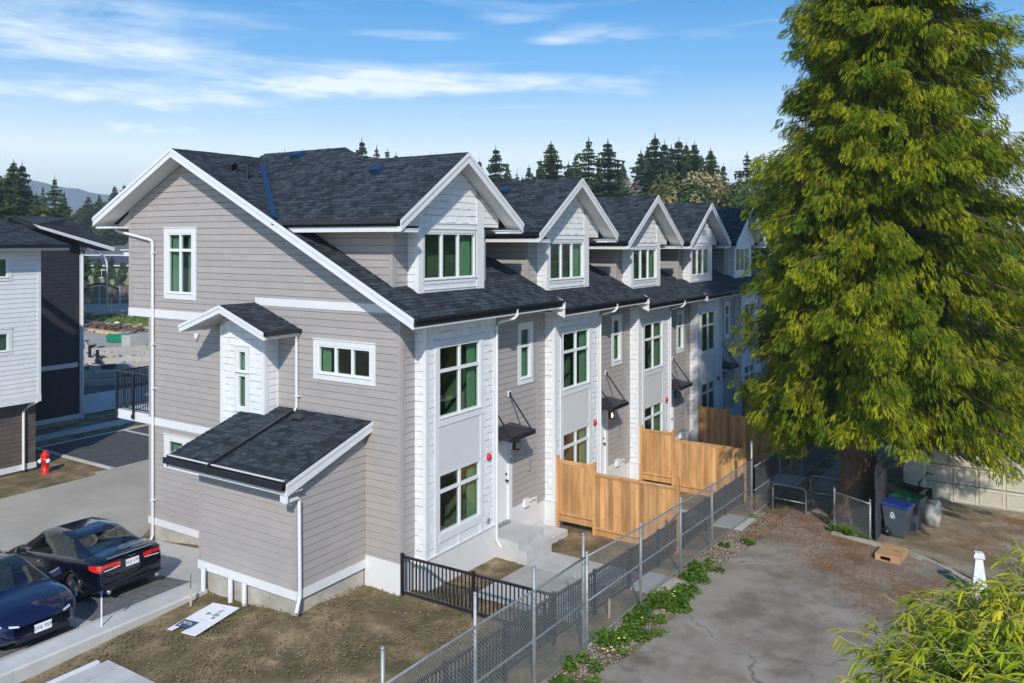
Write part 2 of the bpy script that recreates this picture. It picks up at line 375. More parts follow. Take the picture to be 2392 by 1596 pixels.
def window(parent,fr,s0,s1,z0,z1,cols=2,trans=None,casing=.12,bot=.12,right_curtain=True,drop=.0,depth=1.3,ledge=True,head=.14,rows_all=True,cw=.20):
    """s0..s1,z0..z1 is the glazed opening; casing boards around it"""
    mb=MB()
    def b(a0,a1,c0,c1,d0,d1):
        P=[fr(a,c,d) for a in (a0,a1) for c in (c0,c1) for d in (d0,d1)]
        xs=[p[0] for p in P];ys=[p[1] for p in P];zs=[p[2] for p in P]; mb.box(min(xs),max(xs),min(ys),max(ys),min(zs),max(zs))
    o=.04
    b(s0-casing-o,s0-o,z0-bot-o,z1+head+o,.0,.032); b(s1+o,s1+casing+o,z0-bot-o,z1+head+o,.0,.032)
    b(s0-o,s1+o,z1+o,z1+head+o,.0,.034); b(s0-o,s1+o,z0-bot-o,z0-o,.0,.036)
    if ledge: b(s0-casing-o-.01,s1+casing+o+.01,z1+head+o+.001,z1+head+o+.026,.0,.055); b(s0-o-.03,s1+o+.03,z0-o-.02,z0-o+.002,.037,.06)
    w=mb.build('window',trimw,parent)
    mb=MB(); f=.045
    b(s0-o,s0,z0-o,z1+o,-.07,.022); b(s1,s1+o,z0-o,z1+o,-.07,.022); b(s0,s1,z1,z1+o,-.07,.022); b(s0,s1,z0-o,z0,-.07,.022)
    cws=(s1-s0)/cols; xs=[s0+cws*i for i in range(cols+1)]
    for x in xs[1:-1]: b(x-.035,x+.035,z0,z1,-.06,.014)
    zz=[z0]+([trans] if trans else [])+[z1]
    if trans:
        for i in range(cols): b(xs[i]+(.035 if i else 0),xs[i+1]-(.035 if i<cols-1 else 0),trans-.04,trans+.04,-.06,.012)
    mb.build('frame',winwhite,w)
    for i in range(cols):
        for j in range(len(zz)-1):
            p=MB(); P=[fr(a,c,-.03) for a,c in ((xs[i]+.001,zz[j]+.001),(xs[i+1]-.001,zz[j]+.001),(xs[i+1]-.001,zz[j+1]-.001),(xs[i]+.001,zz[j+1]-.001))]
            p.add(P,[(0,1,2,3)]); p.build('pane',glass,w)
    # shallow room behind
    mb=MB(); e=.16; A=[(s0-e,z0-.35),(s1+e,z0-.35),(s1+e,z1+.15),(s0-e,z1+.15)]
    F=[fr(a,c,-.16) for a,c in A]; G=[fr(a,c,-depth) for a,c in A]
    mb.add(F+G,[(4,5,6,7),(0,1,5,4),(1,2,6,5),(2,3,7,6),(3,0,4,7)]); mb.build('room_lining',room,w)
    # curtains: waved sheets hanging at the sides
    for sd in ((1,) if right_curtain is True else (0,1) if right_curtain=='both' else (0,) if right_curtain=='left' else ()):
        mb=MB(); n=26; wd=(s1-s0)*cw
        a0=s1-wd+.02 if sd else s0-.02; vs=[]
        for i in range(n+1):
            s=a0+wd*i/n; d=-.15-.045*math.sin(i*1.55)
            vs+= [fr(s,z0-.1,d),fr(s,z1+.05,d)]
        mb.add(vs,[(2*i,2*i+2,2*i+3,2*i+1) for i in range(n)]); mb.build('curtain',curt,w,True)
    return w
def casing_hole(s0,s1,z0,z1,casing=.12,bot=.12,head=.14): return (s0-casing-.04,s1+casing+.04,z0-bot-.04,z1+head+.04)
def glz(s0,s1,z0,z1): return (s0-.04,s1+.04,z0-.04,z1+.04)
def text_mesh(txt,size,m,parent,loc,rot,name='lettering',depth=.002):
    cu=bpy.data.curves.new(name,'FONT'); cu.body=txt; cu.size=size; cu.extrude=depth; cu.align_x='CENTER'; cu.align_y='CENTER'
    to=bpy.data.objects.new('tmp',cu); C.objects.link(to); bpy.context.view_layer.update()
    me=bpy.data.meshes.new_from_object(to.evaluated_get(bpy.context.evaluated_depsgraph_get())); bpy.data.objects.remove(to)
    me.name=name; me.materials.clear(); me.materials.append(m); o=obj(name,me,parent); o.location=loc; o.rotation_euler=rot; return o
# ---------------------------------------------------------------- terrain
def clampf(a,l,h): return max(l,min(h,a))
def zt(x,y):
    if y>=0: fr=-.045*min(y,38)
    else: fr=.056*clampf(x,-4.5,5)*clampf(-y/5,0,1.25)+.10*math.exp(-((x+1.2)**2+(y+1.9)**2)/1.2)
    if x>=-4.12: return fr
    if x<-9.8: return -.63
    if y<.0:
        t=clampf((-4.67-x)/5.13,0,1); return -.14-.49*t
    t=clampf((-4.67-x)/5.13,0,1); return (fr)*(1-t)-.63*t
def axis_pts(segs):
    out=[]
    for a,b,s in segs:
        n=max(1,round((b-a)/s)); out+=[a+(b-a)*i/n for i in range(n)]
    return out+[segs[-1][1]]
def hmesh(name,xs,ys,m,off=0,parent=None,inside=None,jit=0,smooth=True):
    idx={};V=[];F=[]
    def vid(i,j):
        if (i,j) not in idx:
            x,y=xs[i],ys[j]; V.append((x,y,zt(x,y)+off+(random.uniform(-jit,jit) if jit else 0))); idx[i,j]=len(V)-1
        return idx[i,j]
    for i in range(len(xs)-1):
        for j in range(len(ys)-1):
            if inside is None or inside((xs[i]+xs[i+1])/2,(ys[j]+ys[j+1])/2): F.append((vid(i,j),vid(i+1,j),vid(i+1,j+1),vid(i,j+1)))
    me=bpy.data.meshes.new(name); me.from_pydata(V,[],F); me.materials.append(m)
    if smooth: me.polygons.foreach_set('use_smooth',[True]*len(me.polygons))
    return obj(name,me,parent)
def poly_sheet(name,pts,m,off,th=0,parent=None):   # flat-ish polygon following the terrain at its corners (edges subdivided)
    P=[]
    for i in range(len(pts)):
        a=pts[i];b=pts[(i+1)%len(pts)]; n=max(1,int(math.hypot(b[0]-a[0],b[1]-a[1])/.6))
        P+=[(a[0]+(b[0]-a[0])*k/n,a[1]+(b[1]-a[1])*k/n) for k in range(n)]
    top=[(x,y,zt(x,y)+off) for x,y in P]
    mb=MB()
    if th: mb.prism(top,(0,0,-th))
    else: mb.add(top,[tuple(range(len(top)))])
    me=bpy.data.meshes.new(name); bm=bmesh.new(); vs=[bm.verts.new(v) for v in mb.v]
    for f in mb.f: bm.faces.new([vs[i] for i in f])
    bmesh.ops.recalc_face_normals(bm,faces=bm.faces); bmesh.ops.triangulate(bm,faces=[f for f in bm.faces if len(f.verts)>4])
    bm.to_mesh(me); bm.free(); me.materials.append(m); return obj(name,me,parent)
def inpoly(x,y,P):
    c=False;n=len(P)
    for i in range(n):
        x1,y1=P[i];x2,y2=P[i-1]
        if (y1>y)!=(y2>y) and x<(x2-x1)*(y-y1)/(y2-y1)+x1: c=not c
    return c
def grid_sheet(name,P,m,off,step=.4,smooth=True,parent=None):
    x0=min(p[0] for p in P);x1=max(p[0] for p in P);y0=min(p[1] for p in P);y1=max(p[1] for p in P)
    xs=axis_pts([(x0,x1,step)]);ys=axis_pts([(y0,y1,step)])
    return hmesh(name,xs,ys,m,off,parent,lambda x,y:inpoly(x,y,P))
# ---------------------------------------------------------------- ground and paving
def in_bldg(x,y): return -9.3<x<-.5 and .3<y<30.2
xs=axis_pts([(-4000,-1000,600),(-1000,-200,100),(-200,-60,14),(-60,-30,5),(-30,-9.8,.9),(-9.8,-4.67,.51),(-4.67,-4.12,.275),(-4.12,4.2,.125),(4.2,6,.24),(6,14,.5),(14,40,4),(40,400,60),(400,4000,600)])
ys=axis_pts([(-60,-20,5),(-20,-8,1.2),(-8,3,.125),(3,12,.26),(12,40,.8),(40,100,6),(100,400,30),(400,5000,460)])
def zt0(x,y): return zt(x,y)
from mathutils import noise as mn
_zt=zt
def zt(x,y): return _zt(x,y)
def zg(x,y):
    z=_zt(x,y)
    if -4.12<x<4.6 and -8<y<12:
        k=min(1,(x+4.12)/.4,(4.6-x)/.3); p=Vector((x,y,0))
        z+=k*(.030*mn.noise(p*1.7)+.022*mn.noise(p*4.3)+.014*mn.noise(p*9.0))-.012
    return z
zt=zg
g=hmesh('ground',xs,ys,dirt,0); tag(g,kind='structure')
zt=_zt
def st(o): o['kind']='structure'; return o
# driveway lane left (concrete aisle along the row), parking bays
P=[(-17.5,-30),(-9.8,-30),(-9.8,-.35),(-10.6,.6),(-10.6,30),(-17.5,30)]
st(poly_sheet('road',P,conc2,.02))
st(poly_sheet('parking_apron',[(-9.8,-12),(-4.67,-12),(-4.67,-2.2),(-4.6,-2.2),(-4.6,-.02),(-9.3,-.02),(-9.8,-.3)],concl,.018))
def paver_bay(x0,x1,y0,y1,nm='paving',n=(.22,.11),lim=None):
    root=empty(nm,(0,0,0)); root['kind']='structure'
    # pavers are finer than ten pixels: a real jointed sheet in one piece
    mb=MB(); rr=random.Random(5); y=y0; k=0
    while y<y1-.02:
        x=x0-(.11 if k%2 else 0); k+=1
        while x<x1:
            a,b=max(x,x0)+.004,min(x+.22,x1)-.004; x+=.22
            if b-a<.02: continue
            c,d=y+.004,min(y+.11,y1)-.004; h=rr.uniform(0,.003)
            z=[zt(p,q)+.027+h for p,q in ((a,c),(b,c),(b,d),(a,d))]
            mb.add([(a,c,z[0]),(b,c,z[1]),(b,d,z[2]),(a,d,z[3])],[(0,1,2,3)])
        y+=.11
    me=bpy.data.meshes.new('paver_field'); me.from_pydata(mb.v,[],mb.f); me.materials.append(paver); o=obj('paver_field',me,root); o['kind']='stuff'
    mb=MB(); n=10
    for i in range(n):
        a=x0+(x1-x0)*i/n;b=x0+(x1-x0)*(i+1)/n
        mb.add([(a,y0,zt(a,y0)+.0225),(b,y0,zt(b,y0)+.0225),(b,y1,zt(b,y1)+.0225),(a,y1,zt(a,y1)+.0225)],[(0,1,2,3)])
    mb.build('joint_sand',asphd,root)
    return root
paver_bay(-9.6,-5.15,-4.45,-1.95); paver_bay(-9.6,-5.15,-7.3,-4.8); paver_bay(-9.6,-5.15,-10.2,-7.65)
# kerb beside the parking bays: cast segments
kb=empty('kerb',(0,0,0)); kb['kind']='structure'
for i,(a,b) in enumerate([(-10.6,-8.6),(-8.595,-6.6),(-6.595,-4.6),(-4.595,-2.22)]):
    mb=MB(); z0=.0+.0*i; 
    mb.prism([(-4.67,a,z0),(-4.14,a,z0),(-4.10,a,-.03),(-4.10,a,-.7),(-4.67,a,-.7)],(0,b-a,0)); mb.build('kerb_stone',concl,kb)
# across the aisle
st(poly_sheet('path',[(-17.75,3.0),(-17.5,3.0),(-17.5,30),(-17.75,30)],conc2,.05,.06))
st(poly_sheet('path',[(-23.6,3.62),(-17.75,3.62),(-17.75,3.8),(-23.6,3.8)],concl,.045,.06))
st(poly_sheet('parking_apron',[(-23.4,3.8),(-17.75,3.8),(-17.75,30),(-23.4,30)],asphd,.03))
st(poly_sheet('path',[(-23.6,3.8),(-23.4,3.8),(-23.4,30),(-23.6,30)],concl,.045,.06))
st(poly_sheet('path',[(-23.4,7.6),(-17.75,7.6),(-17.75,7.8),(-23.4,7.8)],concl,.045,.0))
st(poly_sheet('path',[(-25.7,2.4),(-24.7,2.4),(-24.7,30),(-25.7,30)],concl,.04,.06))
st(poly_sheet('path',[(-33.5,7.9),(-28.4,7.9),(-28.4,26),(-33.5,26)],concl,.035))
st(poly_sheet('road',[(-41,9.5),(-33.6,9.5),(-33.6,60),(-41,60)],asphd,.03))
# front walk slabs, cast panels with joints
fw=empty('front_walk',(0,0,0)); fw['kind']='structure'
def panel(x0,x1,y0,y1,m=concl,off=.03,th=.1,par=fw,nm='concrete_panel'):
    P=[(x,y,zt(x,y)+off) for x,y in ((x0,y0),(x1,y0),(x1,y1),(x0,y1))]
    MB().prism(P,(0,0,-th)).build(nm,m,par)
concd=mat('walk_concrete_dark',(.33,.325,.31),(.41,.405,.39),1.8,.85,bump=.1,bscale=30,big=(.30,.29,.26),bigscale=1.1,bigamt=.5)
for x0,x1 in ((1.38,2.72),(2.73,4.06)):
    panel(x0,x1,1.0,2.02); panel(x0,x1,2.03,3.3,concd); panel(x0,x1,3.31,4.6)
panel(4.07,4.62,3.55,4.85,off=.02); panel(4.63,5.3,3.5,4.8,foundc,off=.02); 
panel(4.1,5.05,9.7,11.1,off=.03); panel(4.1,5.1,16.0,17.7,off=.03); panel(1.4,4.06,9.4,10.7,off=.02); panel(1.4,4.06,15.5,16.8,off=.02)
# asphalt lane, right
LP=[]
rr=random.Random(3)
for y in np.arange(-14,11.2,.5): LP.append((5.55+rr.uniform(-.16,.16)+.12*math.sin(y*.9)+max(0,(y-7)*.05),y))
LP+=[(5.75,12.2),(5.55,16),(5.5,32),(7.3,32),(7.25,11.5),(7.6,10.95),(9.1,10.62),(9.9,10.2),(10.9,9.2),(11.9,7.2),(12.8,4.2),(14,-14)]
st(poly_sheet('road',LP,asph,.03))
DP=[(9.25,17.3),(7.4,19.2),(7.4,12),(7.75,11.2),(9.2,10.85),(10.1,10.4),(11.1,9.35),(12.1,7.3),(13.0,4.3),(14.2,-6),(19,-6),(19,17.3)]
st(poly_sheet('driveway',DP,drivec,.035))
# curved kerb between lane and driveway
kb2=empty('kerb',(0,0,0)); kb2['kind']='structure'
K=[(7.38,10.96),(8.0,10.78),(8.7,10.62),(9.3,10.48),(9.95,10.1),(10.55,9.55),(11.0,8.95),(11.4,8.2),(11.85,7.0),(12.35,5.5),(12.75,4.1)]
for a,b in zip(K,K[1:]):
    d=Vector((b[0]-a[0],b[1]-a[1])); L=d.length; d/=L; n=Vector((-d.y,d.x))*.09
    e=d*.006
    q=[(a[0]+e.x-n.x,a[1]+e.y-n.y),(b[0]-e.x-n.x,b[1]-e.y-n.y),(b[0]-e.x+n.x,b[1]-e.y+n.y),(a[0]+e.x+n.x,a[1]+e.y+n.y)]
    MB().prism([(x,y,zt(x,y)+.11) for x,y in q],(0,0,-.2)).build('kerb_stone',foundc,kb2)
# fallen cedar litter: thousands of small needles and twigs
def litter(name,n,region,m,size=(.02,.07),dens=None,lab=None):
    V=[];F=[];k=0
    for _ in range(n*6):
        if k>=n: break
        x=random.uniform(region[0],region[1]); y=random.uniform(region[2],region[3])
        if dens and random.random()>dens(x,y): continue
        a=random.uniform(0,2*PI); L=random.uniform(*size); w=L*.16+.003; z=zt(x,y)+.04+random.uniform(0,.012)
        dx,dy=math.cos(a)*L,math.sin(a)*L; nx,ny=-math.sin(a)*w,math.cos(a)*w
        b=len(V); V+=[(x-nx,y-ny,z),(x+dx-nx*.3,y+dy-ny*.3,z+random.uniform(0,.01)),(x+dx+nx*.3,y+dy+ny*.3,z+.004),(x+nx,y+ny,z+.002)]; F.append((b,b+1,b+2,b+3)); k+=1
    me=np_mesh(name,np.array(V),np.array(F),m); o=obj(name,me); tag(o,lab,'litter',kind='stuff'); return o
def gauss(cx,cy,s): return lambda x,y: math.exp(-((x-cx)**2+(y-cy)**2)/(2*s*s))
spots=[(6.3,11.6,.9),(7.5,10.3,.8),(8.6,9.7,.7),(9.0,7.8,.8),(7.9,8.3,.5),(10.2,7.5,.6),(9.3,6.2,.5),(11.0,12.5,.9),(12.2,15.6,.9),(5.6,9.6,.5)]
litter('needle_litter',56000,(5.2,17,4,17.2),needles,(.015,.05),lambda x,y:min(1,(sum(gauss(*s)(x,y) for s in spots)*.75+.012)*(.35+.65*max(0,math.sin(x*3.1+1.3*math.sin(y*2.3))*math.sin(y*2.7+x)))),'rust brown cedar needles fallen in drifts over the old asphalt and driveway')
straw=mat('dry_grass',(.16,.125,.055),(.26,.21,.10),8,.9,var=.35)
litter('dry_grass',9000,(-4.0,4.1,-8.5,-.1),straw,(.02,.08),lambda x,y:.35+.5*math.sin(x*2.1)*math.sin(y*1.7),'short dead grass and straw scattered over the bare brown yard')
pebm=mat('pebble',(.34,.31,.27),(.52,.48,.42),10,.9,var=.3)
def pebbles(n,region,dens,lab,smin=.008,smax=.026):
    V=[];F=[]
    oc=[(1,0,0),(-1,0,0),(0,1,0),(0,-1,0),(0,0,1),(0,0,-1)]; of=[(0,2,4),(2,1,4),(1,3,4),(3,0,4)]
    k=0
    while k<n:
        x=random.uniform(region[0],region[1]); y=random.uniform(region[2],region[3])
        if random.random()>dens(x,y): continue
        s=random.uniform(smin,smax); z=zt(x,y)+.01+s*.2; b=len(V); a=random.uniform(0,PI)
        for p in oc:
            px,py=p[0]*math.cos(a)-p[1]*math.sin(a)*.7,p[0]*math.sin(a)+p[1]*math.cos(a)*.7
            V.append((x+px*s,y+py*s,z+p[2]*s*.6))
        F+=[(b+f[0],b+f[1],b+f[2]) for f in of]; k+=1
    o=obj('gravel',np_mesh('gravel',np.array(V),np.array(F),pebm)); tag(o,lab,'gravel',kind='stuff')
pebbles(5200,(4.75,6.2,-3,12),lambda x,y:1 if x<5.6 else .25,'loose pale gravel and grit along the foot of the mesh fence')
pebbles(800,(-4.0,4.1,-8.5,.9),lambda x,y:.5+.5*math.sin(x*3.1+y),'small stones lying in the bare dirt of the side yard',.006,.024)
clod=mat('soil_clod',(.12,.08,.042),(.22,.16,.09),9,.95,var=.3); pebm_=pebm; pebm=clod
pebbles(1700,(-4.0,4.1,-7,8),lambda x,y:0 if math.sin(x*2.3+1)*math.sin(y*1.9+x)<-.1 or (-4.5<x<-1 and y>-2.3) or (x<.4 and y>0) or (1.3<x<4.1 and 1<y<4.7) else 1,'crumbled brown soil clods in front of the town houses',.012,.045)
pebm=pebm_
# ---------------------------------------------------------------- town houses
S=.495; XR=-7.84; ZR=10.85
zm=lambda x: ZR-S*abs(x-XR)
DY=2.08; DZ=10.5; DS=.67
zd=lambda y: DZ-DS*abs(y-DY)
ROWP=6.13
def townhouse(first):
    root=empty('townhouse')
    ys=-.6 if first else 0.0; YE=ROWP
    # ---- facade x=0
    fx0=FX(0); Hn=casing_hole(5.26,5.72,4.34,5.70,.14,.17); Hd=(3.62,4.76,.3,2.72)
    hb=(.48,3.4,-2,7)
    reg=[[(0,.5),(YE,.5),(YE,6.45),(0,6.45)]]
    wall(root,fx0,reg,[hb,glz(5.26,5.72,4.34,5.70),(3.68,4.62,.3,2.6)],lapback)
    siding_boards(root,fx0,[[(.1,.72),(YE-.0,.72),(YE,6.42),(.1,6.42)]],[(.4801,3.4,-2,7),Hn,Hd],z_org=.72)
    bx('corner_board',siding,root,-.0,.026,.0,.1,.72,6.42)
    bx('skirting',parging,root,-.2,.02,.0,.46,-1.6,.715); bx('skirting',parging,root,-.2,.02,3.42,3.66,-1.6,.715); bx('skirting',parging,root,-.2,.02,4.74,YE,-1.6,.715); bx('skirting',parging,root,-.2,.02,3.66,4.74,-1.6,.42)
    window(root,fx0,5.26,5.72,4.34,5.70,1,5.23,.14,.17,cw=.62,right_curtain='both')
    # ---- bay
    fb=FX(.35); gl=[glz(1.0,2.65,4.02,5.67),glz(1.0,2.65,1.22,2.58)]
    wall(root,fb,[[(.48,-1.6),(3.4,-1.6),(3.4,6.45),(.48,6.45)]],gl,shakeback)
    wall(root,FY(.48),[[(0,-1.6),(.33,-1.6),(.33,6.45),(0,6.45)]],[],shakeback); wall(root,FYp(3.4),[[(0,-1.6),(.33,-1.6),(.33,6.45),(0,6.45)]],[],shakeback)
    sh=shake_pieces(fb,[[(.57,.72),(3.31,.72),(3.31,6.42),(.57,6.42)]],[(.80,2.85,.72,5.88)],rs=2)
    sh+=shake_pieces(FY(.48),[[(.02,.72),(.28,.72),(.28,6.42),(.02,6.42)]],[],rs=3)
    bx('corner_trim',trimw,root,.28,.375,.455,.48,.72,6.42); bx('corner_trim',trimw,root,.35,.375,.48,.57,.72,6.42); bx('corner_trim',trimw,root,.35,.378,3.31,3.42,.72,6.42)
    bx('skirting',parging,root,.0,.368,.462,3.418,-1.6,.712); bx('ledge',trimw,root,.0,.40,.44,3.44,.712,.738)
    window(root,fb,1.0,2.65,4.02,5.67,2,5.11,.155,.20); window(root,fb,1.0,2.65,1.22,2.58,2,2.19,.155,.20,head=.04,ledge=False)
    bx('grey_panel',panelg,root,.351,.366,.96,2.69,2.67,3.77)
    for a,b in ((.805,.958),(2.692,2.845)):
        bx('trim_board',trimw,root,.35,.381,a,b,2.665,3.775); bx('trim_board',trimw,root,.35,.381,a,b,.74,.975)
    bx('trim_board',trimw,root,.351,.374,1.75,1.86,.74,.97); bx('apron_panel',trimw,root,.351,.360,.96,2.69,.74,.972)
    # ---- door
    dr=bx('door',winwhite,root,-.06,-.02,3.70,4.60,.45,2.56)
    MB().box(-.019,-.012,3.80,3.98,.95,2.42).build('door_glass',mat('door_glass',(.12,.14,.15),(.2,.22,.22),3,.15),dr)
    h=MB().lathe([(.0,0),(.032,.0),(.032,.02),(.015,.03),(.015,.05),(.035,.055),(.035,.08),(0,.085)],(-.015,4.50,1.56),12,'x').build('handle',blackm,dr)
    MB().lathe([(.0,0),(.03,.0),(.03,.03),(0,.03)],(-.015,4.50,1.74),12,'x').build('lock',blackm,dr)
    bx('door_casing',trimw,root,-.05,.034,3.62,3.70,.42,2.58); bx('door_casing',trimw,root,-.05,.034,4.60,4.76,.42,2.58); bx('door_casing',trimw,root,-.05,.036,3.62,4.76,2.58,2.72)
    bx('threshold',galv,root,-.05,.07,3.69,4.61,.40,.44)
    # ---- stoop
    so=empty('stoop'); so.parent=root
    MB().box(.02,1.07,3.43,4.72,-1.2,.36).build('landing',concl,so); MB().box(1.071,1.37,3.38,4.66,-1.2,.19).build('step',concl,so)
    bx('utility_pad',concl,root,.08,1.05,5.2,6.15,-.30,-.10)
    # ---- canopy over the door
    ca=empty('door_canopy'); ca.parent=root
    mb=MB(); mb.add([(0.03,3.45,3.16),(.0301,4.72,3.16),(.83,4.72,3.07),(.83,3.45,3.07),(.03,3.45,3.02),(.03,4.72,3.02),(.83,4.72,2.94),(.83,3.45,2.94),(.28,4.08,3.22)],
        [(0,1,8),(1,2,8),(2,3,8),(3,0,8),(4,7,6,5),(0,4,5,1),(1,5,6,2),(2,6,7,3),(3,7,4,0)]); mb.build('canopy_panel',blackm,ca)
    for y in (3.55,4.60):
        MB().tube([(.04,y,3.98),(.76,y,3.09)],.024,6).build('rod',blackm,ca); bx('bracket',trimw,ca,.02,.05,y-.06,y+.06,3.90,4.06); bx('bolt',blackm,ca,.05,.08,y-.03,y+.03,3.92,4.02)
    # ---- small fittings
    lp=MB().box(.03,.05,4.80,4.92,2.36,2.66).box(.05,.14,4.83,4.85,2.58,2.60).box(.10,.20,4.80,4.92,2.60,2.62).box(.10,.20,4.80,4.92,2.36,2.375)
    for a in (.10,.19):
        for b in (4.80,4.91): lp.box(a,a+.01,b,b+.01,2.37,2.6)
    lo=lp.build('wall_lamp',blackm,root)
    MB().lathe([(0,2.40),(.028,2.41),(.034,2.48),(.02,2.56),(0,2.58)],(.15,4.86,0),10).build('bulb',mat('lamp_glass',(.75,.62,.42),rough=.3),lo,True)
    redm=mat('alarm_red',(.55,.012,.025),(.62,.016,.03),3,.35)
    MB().lathe([(0,0),(.085,0),(.085,.03),(.07,.06),(.03,.075),(0,.078)],(.382,3.06,2.60),14,'x').build('alarm_bell',redm,root,True)
    bx('letter_box',galv,root,.02,.07,5.60,5.74,1.58,1.92); MB().lathe([(0,0),(.075,0),(.075,.02),(.05,.03),(0,.03)],(.372,3.06,.92),12,'x').build('wall_vent',galv,root)
    bx('utility_box',winwhite,root,.02,.10,5.35,5.60,.58,.80); MB().tube([(.07,5.6,.68),(.07,5.85,.72),(.07,5.98,.66)],.022,6).build('hose_tap',winwhite,root)
    # ---- downspout on the bay corner
    MB().tube([(.93,3.62,6.46),(.92,3.62,6.30),(.86,3.58,6.22),(.48,3.42,6.10),(.42,3.39,6.0),(.42,3.39,.32),(.47,3.42,.20),(.56,3.47,.10)],.038,8).build('downspout',trimw,root)
    # ---- eave
    bx('fascia',trimw,root,.86,.885,ys,YE,6.31,6.484); bx('soffit',soffit,root,.0,.86,.0,YE,6.40,6.425)
    mb=MB(); mb.box(.886,.893,ys,YE,6.485,6.545); mb.box(.893,.975,ys,YE,6.485,6.492); mb.box(.975,.983,ys,YE,6.485,6.55); mb.box(.893,.975,ys,ys+.006,6.492,6.54); mb.box(.893,.975,YE-.006,YE,6.492,6.54); mb.build('gutter',blackm,root)
    # ---- roof decks
    d=.17
    mb=MB(); mb.prism([(.9,ys,zm(.9)),(.9,YE,zm(.9)),(XR,YE,ZR),(XR,ys,ZR)],(0,0,-d)); mb.build('roof',shingback,root)
    mb=MB(); mb.prism([(-11.68,ys,zm(-11.68)),(-11.68,YE,zm(-11.68)),(XR,YE,ZR),(XR,ys,ZR)],(0,0,-d)); mb.build('roof',shingback,root)
    nF=math.hypot(1,S); L=(.9-XR)*nF
    def keep(c):
        x,y,z=c
        if x<-.55 and zd(y)>zm(x)+.05 and (.24<y<3.92 or x<-3.8): return False
        if first and x<-6.8 and y>2.2: return False
        return True
    rp=[p for p in roof_pieces((.92,0,zm(.92)),(0,1,0),(-1,0,S),[[(ys-.02,0),(YE,0),(YE,L+.02),(ys-.02,L+.02)]],rs=4 if first else 5) if keep(p[2])]
    # back slope
    Lb=(XR+11.7)*nF
    rp+=roof_pieces((-11.7,0,zm(-11.7)),(0,1,0),(1,0,S),[[(ys-.02,0),(YE,0),(YE,Lb),(ys-.02,Lb)]],rs=6,wr=(.3,.6))
    # ---- dormer roof
    nD=math.hypot(1,DS); eL=DY-2.6; eR=DY+2.6; ze=DZ-DS*2.6; Ld=2.6*nD
    xe=XR+(ZR-ze)/S; xr=XR+(ZR-DZ)/S            # where eave and ridge meet the main roof
    # left slope: u = x (from .44 back), v upslope
    regL=[[(xe-.35,0),(.44,0),(.44,Ld),(xr-.25,Ld)]]
    rp+=roof_pieces((0,eL,ze),(1,0,0),(0,1,DS),regL,rs=8); rp+=roof_pieces((0,eR,ze),(1,0,0),(0,-1,DS),regL,rs=9)
    for sg,e in ((1,eL),(-1,eR)):
        mb=MB(); mb.prism([(.42,e,ze),(.42,DY,DZ),(xr-.2,DY,DZ),(xe-.2,e,ze)],(0,0,-.16)); mb.build('dormer_roof',shingback,root)
        mb=MB(); s2=MB()
        # rake boards (facing the street) and soffit
        y0=e-.0; zb=ze
        a=[(.42,y0,zb-.02),(.42,DY,DZ-.02),(.42,DY,DZ-.27),(.42,y0,zb-.27)]
        mb.prism(a,(.03,0,0)); mb.build('rake_board',trimw,root)
        mb=MB(); mb.prism([(.45,y0-.02*sg,zb-.01),(.45,DY,DZ+.0),(.45,DY,DZ-.10),(.45,y0-.02*sg,zb-.11)],(.022,0,0)); mb.build('rake_trim',trimw,root)
        s2.prism([(-.06,e+.02*sg,ze+.02*DS-.165),(.42,e+.02*sg,ze+.02*DS-.165),(.42,DY,DZ-.165),(-.06,DY,DZ-.165)],(0,0,-.02)); s2.build('soffit',soffit,root)
        g0,g1=sorted((e,e-.11*sg))
        mb=MB(); mb.box(xe-.1,.40,g0,g1,ze-.10,ze-.092); 
        fo=e-.11*sg; q0,q1=sorted((fo,fo+.008*sg)); mb.box(xe-.1,.40,q0,q1,ze-.10,ze+.03); q0,q1=sorted((e,e-.008*sg)); mb.box(xe-.1,.40,q0,q1,ze-.10,ze+.0); mb.build('gutter',blackm,root)
        q0,q1=sorted((e+.001*sg,e+.025*sg)); bx('fascia',trimw,root,xe+.2,.41,q0,q1,ze-.28,ze-.11)
        q0,q1=sorted((e+.025*sg,e+.69*sg)); bx('soffit',soffit,root,xe+.3,.41,q0,q1,ze-.22,ze-.20)
        # boxed return at the gable foot
        q0,q1=sorted((e+.03*sg,e+.66*sg)); bx('eave_return',trimw,root,-.05,.40,q0,q1,ze-.29,ze-.225)
    vx=[(xe-.15,eL,zm(xe-.15)+.03),(xr-.15,DY,zm(xr-.15)+.03)]
    dx=.20
    mb=MB(); mb.add([(vx[0][0]-dx*.5,vx[0][1],vx[0][2]+dx*.5*S+.012),(vx[0][0]+dx*.8,vx[0][1],vx[0][2]-dx*.8*S+.05),(vx[1][0]+dx*.8,vx[1][1],vx[1][2]-dx*.8*S+.05),(vx[1][0]-dx*.5,vx[1][1],vx[1][2]+dx*.5*S+.012)],[(0,1,2,3)]); mb.build('valley_flashing',bluem,root)
    # ---- dormer walls
    zw=8.58
    fd=FX(-.07); Z0=6.9
    ap=DZ-.20
    tri=[(DY-2.12,8.62),(DY+2.12,8.62),(DY+2.12,ap-DS*2.12),(DY,ap),(DY-2.12,ap-DS*2.12)]
    wall(root,fd,[[(.71,Z0),(3.45,Z0),(3.45,8.6),(.71,8.6)],tri],[glz(.94,3.03,7.36,8.43)],shakeback)
    sh+=shake_pieces(fd,[[(.9,8.72),(3.13,8.72),(3.13,ap-DS*(3.13-DY)),(DY,ap),(.9,ap-DS*(DY-.9))]],[],rs=12)
    siding_boards(root,fd,[[(3.33,8.64),(4.19,8.64),(4.19,ap-DS*(4.19-DY)),(3.33,ap-DS*(3.33-DY))],[(-.03,8.64),(.83,8.64),(.83,ap-DS*(DY-.83)),(-.03,ap-DS*(DY+.03))]],[],m=trimw)
